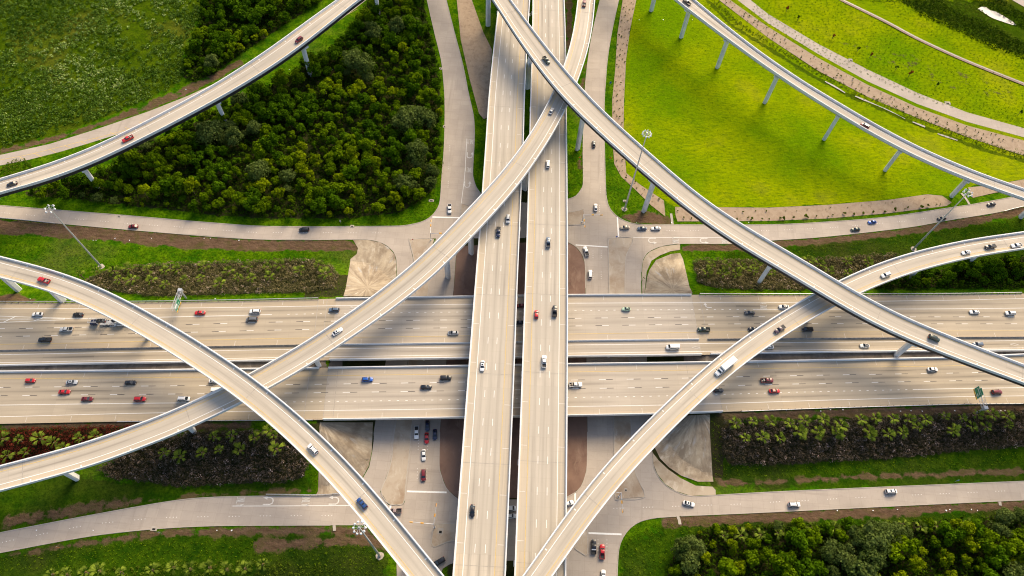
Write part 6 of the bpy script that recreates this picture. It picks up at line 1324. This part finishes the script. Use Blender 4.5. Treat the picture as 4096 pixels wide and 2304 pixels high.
def signal(base, arms, lab, hgt=6.3):
    P = un(base, 0); r = empty('traffic_signal', (P[0], P[1], .1)); tag(r, lab, 'traffic signal', 'traffic signal masts'); b = MB(); b.tube((0, 0, -.2), (0, 0, hgt + .2), .2, .14, 10); b.box((0, 0, .1), (.7, .7, .3)); b.build('pole', [M['galv']], r)
    for tip, heads in arms:
        Q = un(tip, hgt) - P; b = MB(); b.tube((0, 0, hgt - .35), (Q[0], Q[1], hgt + .1), .14, .08, 8); b.build('mast_arm', [M['galv']], r)
        for h in heads:
            c = (Q[0] * h, Q[1] * h, hgt - .1); a = math.atan2(Q[1], Q[0]); s = MB(); s.box(c, (1.25, .4, .42), 0, a)
            for j in (-.4, 0, .4): s.tube((c[0] + math.cos(a) * j - math.sin(a) * .2, c[1] + math.sin(a) * j + math.cos(a) * .2, c[2]), (c[0] + math.cos(a) * j - math.sin(a) * .34, c[1] + math.sin(a) * j + math.cos(a) * .34, c[2]), .15, .15, 8, 1)
            s.build('signal_head', [M['amber'], M['darkbox']], r)
signal(rc(11, 1762, 968), [(rc(11, 1762, 770), (.98, .6)), (rc(11, 1925, 900), (.97, .6))], 'white signal pole with two arms at the corner left of the diagonal flyover')
signal(rc(12, 705, 785), [(rc(12, 905, 714), (.97, .5)), (rc(12, 733, 830), (.98, .5))], 'signal pole with two arms on the island right of the viaducts')
signal(rc(31, 1797, 960), [(rc(31, 1555, 905), (.97, .5)), (rc(31, 1815, 730), (.97, .45))], 'signal pole with two yellow-lamped arms at the bottom left of the viaducts')
signal(rc(32, 1072, 650), [(rc(32, 1112, 800), (.97, .5)), (rc(32, 1045, 607), ())], 'signal pole at the lower right corner beside the curved flyover')
def post_sign(px, w_, h_, m, lab, shape='box', zz=2.2, rz=0.0):
    P = unT(px); r = empty('road_sign', tuple(P), rz); tag(r, lab, 'road sign'); b = MB(); b.tube((0, 0, -.2), (0, 0, zz + h_), .06, None, 6); b.build('post', [M['galv']], r)
    b = MB()
    if shape == 'diamond': V = [(-w_ / 2, -.1, zz), (0, -.1, zz - h_ / 2), (w_ / 2, -.1, zz), (0, -.1, zz + h_ / 2)]; b.add(V + [(x, -.14, z) for x, y, z in V], [(0, 1, 2, 3), (7, 6, 5, 4), (0, 4, 5, 1), (1, 5, 6, 2), (2, 6, 7, 3), (3, 7, 4, 0)])
    elif shape == 'tri': V = [(0, -.1, zz - h_ / 2), (w_ / 2, -.1, zz + h_ / 2), (-w_ / 2, -.1, zz + h_ / 2)]; b.add(V + [(x, -.14, z) for x, y, z in V], [(0, 1, 2), (5, 4, 3), (0, 3, 4, 1), (1, 4, 5, 2), (2, 5, 3, 0)])
    else: b.box((0, -.1, zz), (w_, .05, h_))
    b.build('panel', [m], r)
post_sign(rc(12, 678, 160), 1.5, 1.5, M['signor'], 'orange diamond sign in the grass strip right of the viaducts', 'diamond'); post_sign(rc(12, 985, 165), 1.4, 1.4, M['signor'], 'orange diamond sign on the grass verge left of the mulch bed', 'diamond'); post_sign(rc(10, 12, 560), 1.7, 1.7, M['signor'], 'orange diamond sign at the left edge under the flyover', 'diamond')
post_sign(rc(11, 1580, 985), .9, .9, M['red'], 'red yield sign on the island beside the slope paving', 'tri'); post_sign(rc(12, 1047, 955), .8, 1.0, M['signblue'], 'small blue sign on the island near the queued cars'); post_sign(rc(2, 985, 860), 1.0, 1.2, M['signblue'], 'blue route sign on the verge of the upper right street'); post_sign(rc(30, 1625, 1020), .9, 1.2, M['galv'], 'grey sign back on the verge below the lower left frontage road'); post_sign(rc(30, 610, 1168), 1.0, 1.2, M['signor'], 'tan sign back on the lower left verge'); post_sign(rc(33, 1880, 500), .8, .9, M['signblue'], 'blue sign on the verge above the lower right frontage road'); post_sign(rc(11, 855, 800), .7, 1.0, M['galv'], 'slim grey sign at the foot of the large wood')
# drainage inlets and pads
def pad(px, sx, sy, lab, rz=0.0, hole=True, name='drain_inlet'):
    P = unT(px); r = empty(name, tuple(P), rz); tag(r, lab, 'drain inlet'); b = MB(); b.box((0, 0, .1), (sx, sy, .25)); b.build('slab', [M['kerb']], r)
    if hole: b = MB(); b.box((0, -sy * .15, .24), (sx * .5, sy * .4, .03)); b.build('grate', [M['darkbox']], r)
for k, x, y, sx, sy, lab in ((10, 1200, 726, 1.6, 1.2, 'concrete drain inlet on the upper left frontage road below the wood'), (11, 968, 828, 1.8, 1.3, 'concrete drain inlet at the foot of the wood near the street corner'), (1, 1858, 692, 1.6, 1.6, 'square drain box beside the upper left street, upper one'), (1, 1897, 1275, 1.6, 1.6, 'square drain box beside the upper left street, lower one'), (3, 828, 605, 2.4, 2.0, 'pale drain inlet on the side road, left one'), (3, 1805, 1038, 3.2, 2.2, 'pale drain inlet on the side road, right one'), (30, 1552, 972, 2.4, 1.8, 'dark-mouthed drain inlet on the lower left frontage road'), (11, 1765, 570, 2.6, 1.5, 'pale slab in the grass near the upper left stop line'), (31, 1857, 998, 2.2, 2.4, 'pale square slab on the island by the bottom signal pole'), (12, 1135, 575, 2.0, 1.4, 'small utility slab by the light mast'), (32, 1145, 582, 1.2, 1.4, 'small pale slab on the lower right island')):
    pad(rc(k, x, y), sx, sy, lab)
# flumes that drain the kerbs
for pts in (R2(32, (1668, 848), (1682, 880), (1690, 930)), R2(31, (785, 938), (790, 970), (790, 995)), R2(12, (1615, 812), (1606, 740), (1600, 700)), R2(13, (2025, 605), (1985, 540), (1945, 495)), R2(33, (2330, 695), (2338, 740))):
    ribbon_px('drain_flume', pts, 1.2, .08, M['kerb'])
# scraps of litter on the verges
SCR = MB(); 
for px in [rc(k, RNG.uniform(0, 2576), y) for k, y in ((10, 950), (10, 970), (20, 110), (30, 990), (33, 790), (33, 780), (23, 1225), (23, 1235), (23, 1240), (22, 1255), (12, 790), (2, 200), (1, 700), (0, 1000), (0, 900)) for _ in range(4)]:
    P = unT(px); SCR.box((P[0], P[1], P[2] + .12), (RNG.uniform(.25, .6), RNG.uniform(.2, .5), .12), 0, RNG.uniform(0, 3))
tag(SCR.build('litter', [M['lampw']]), 'scattered pale scraps of litter on the road verges', 'litter', None, 'stuff')
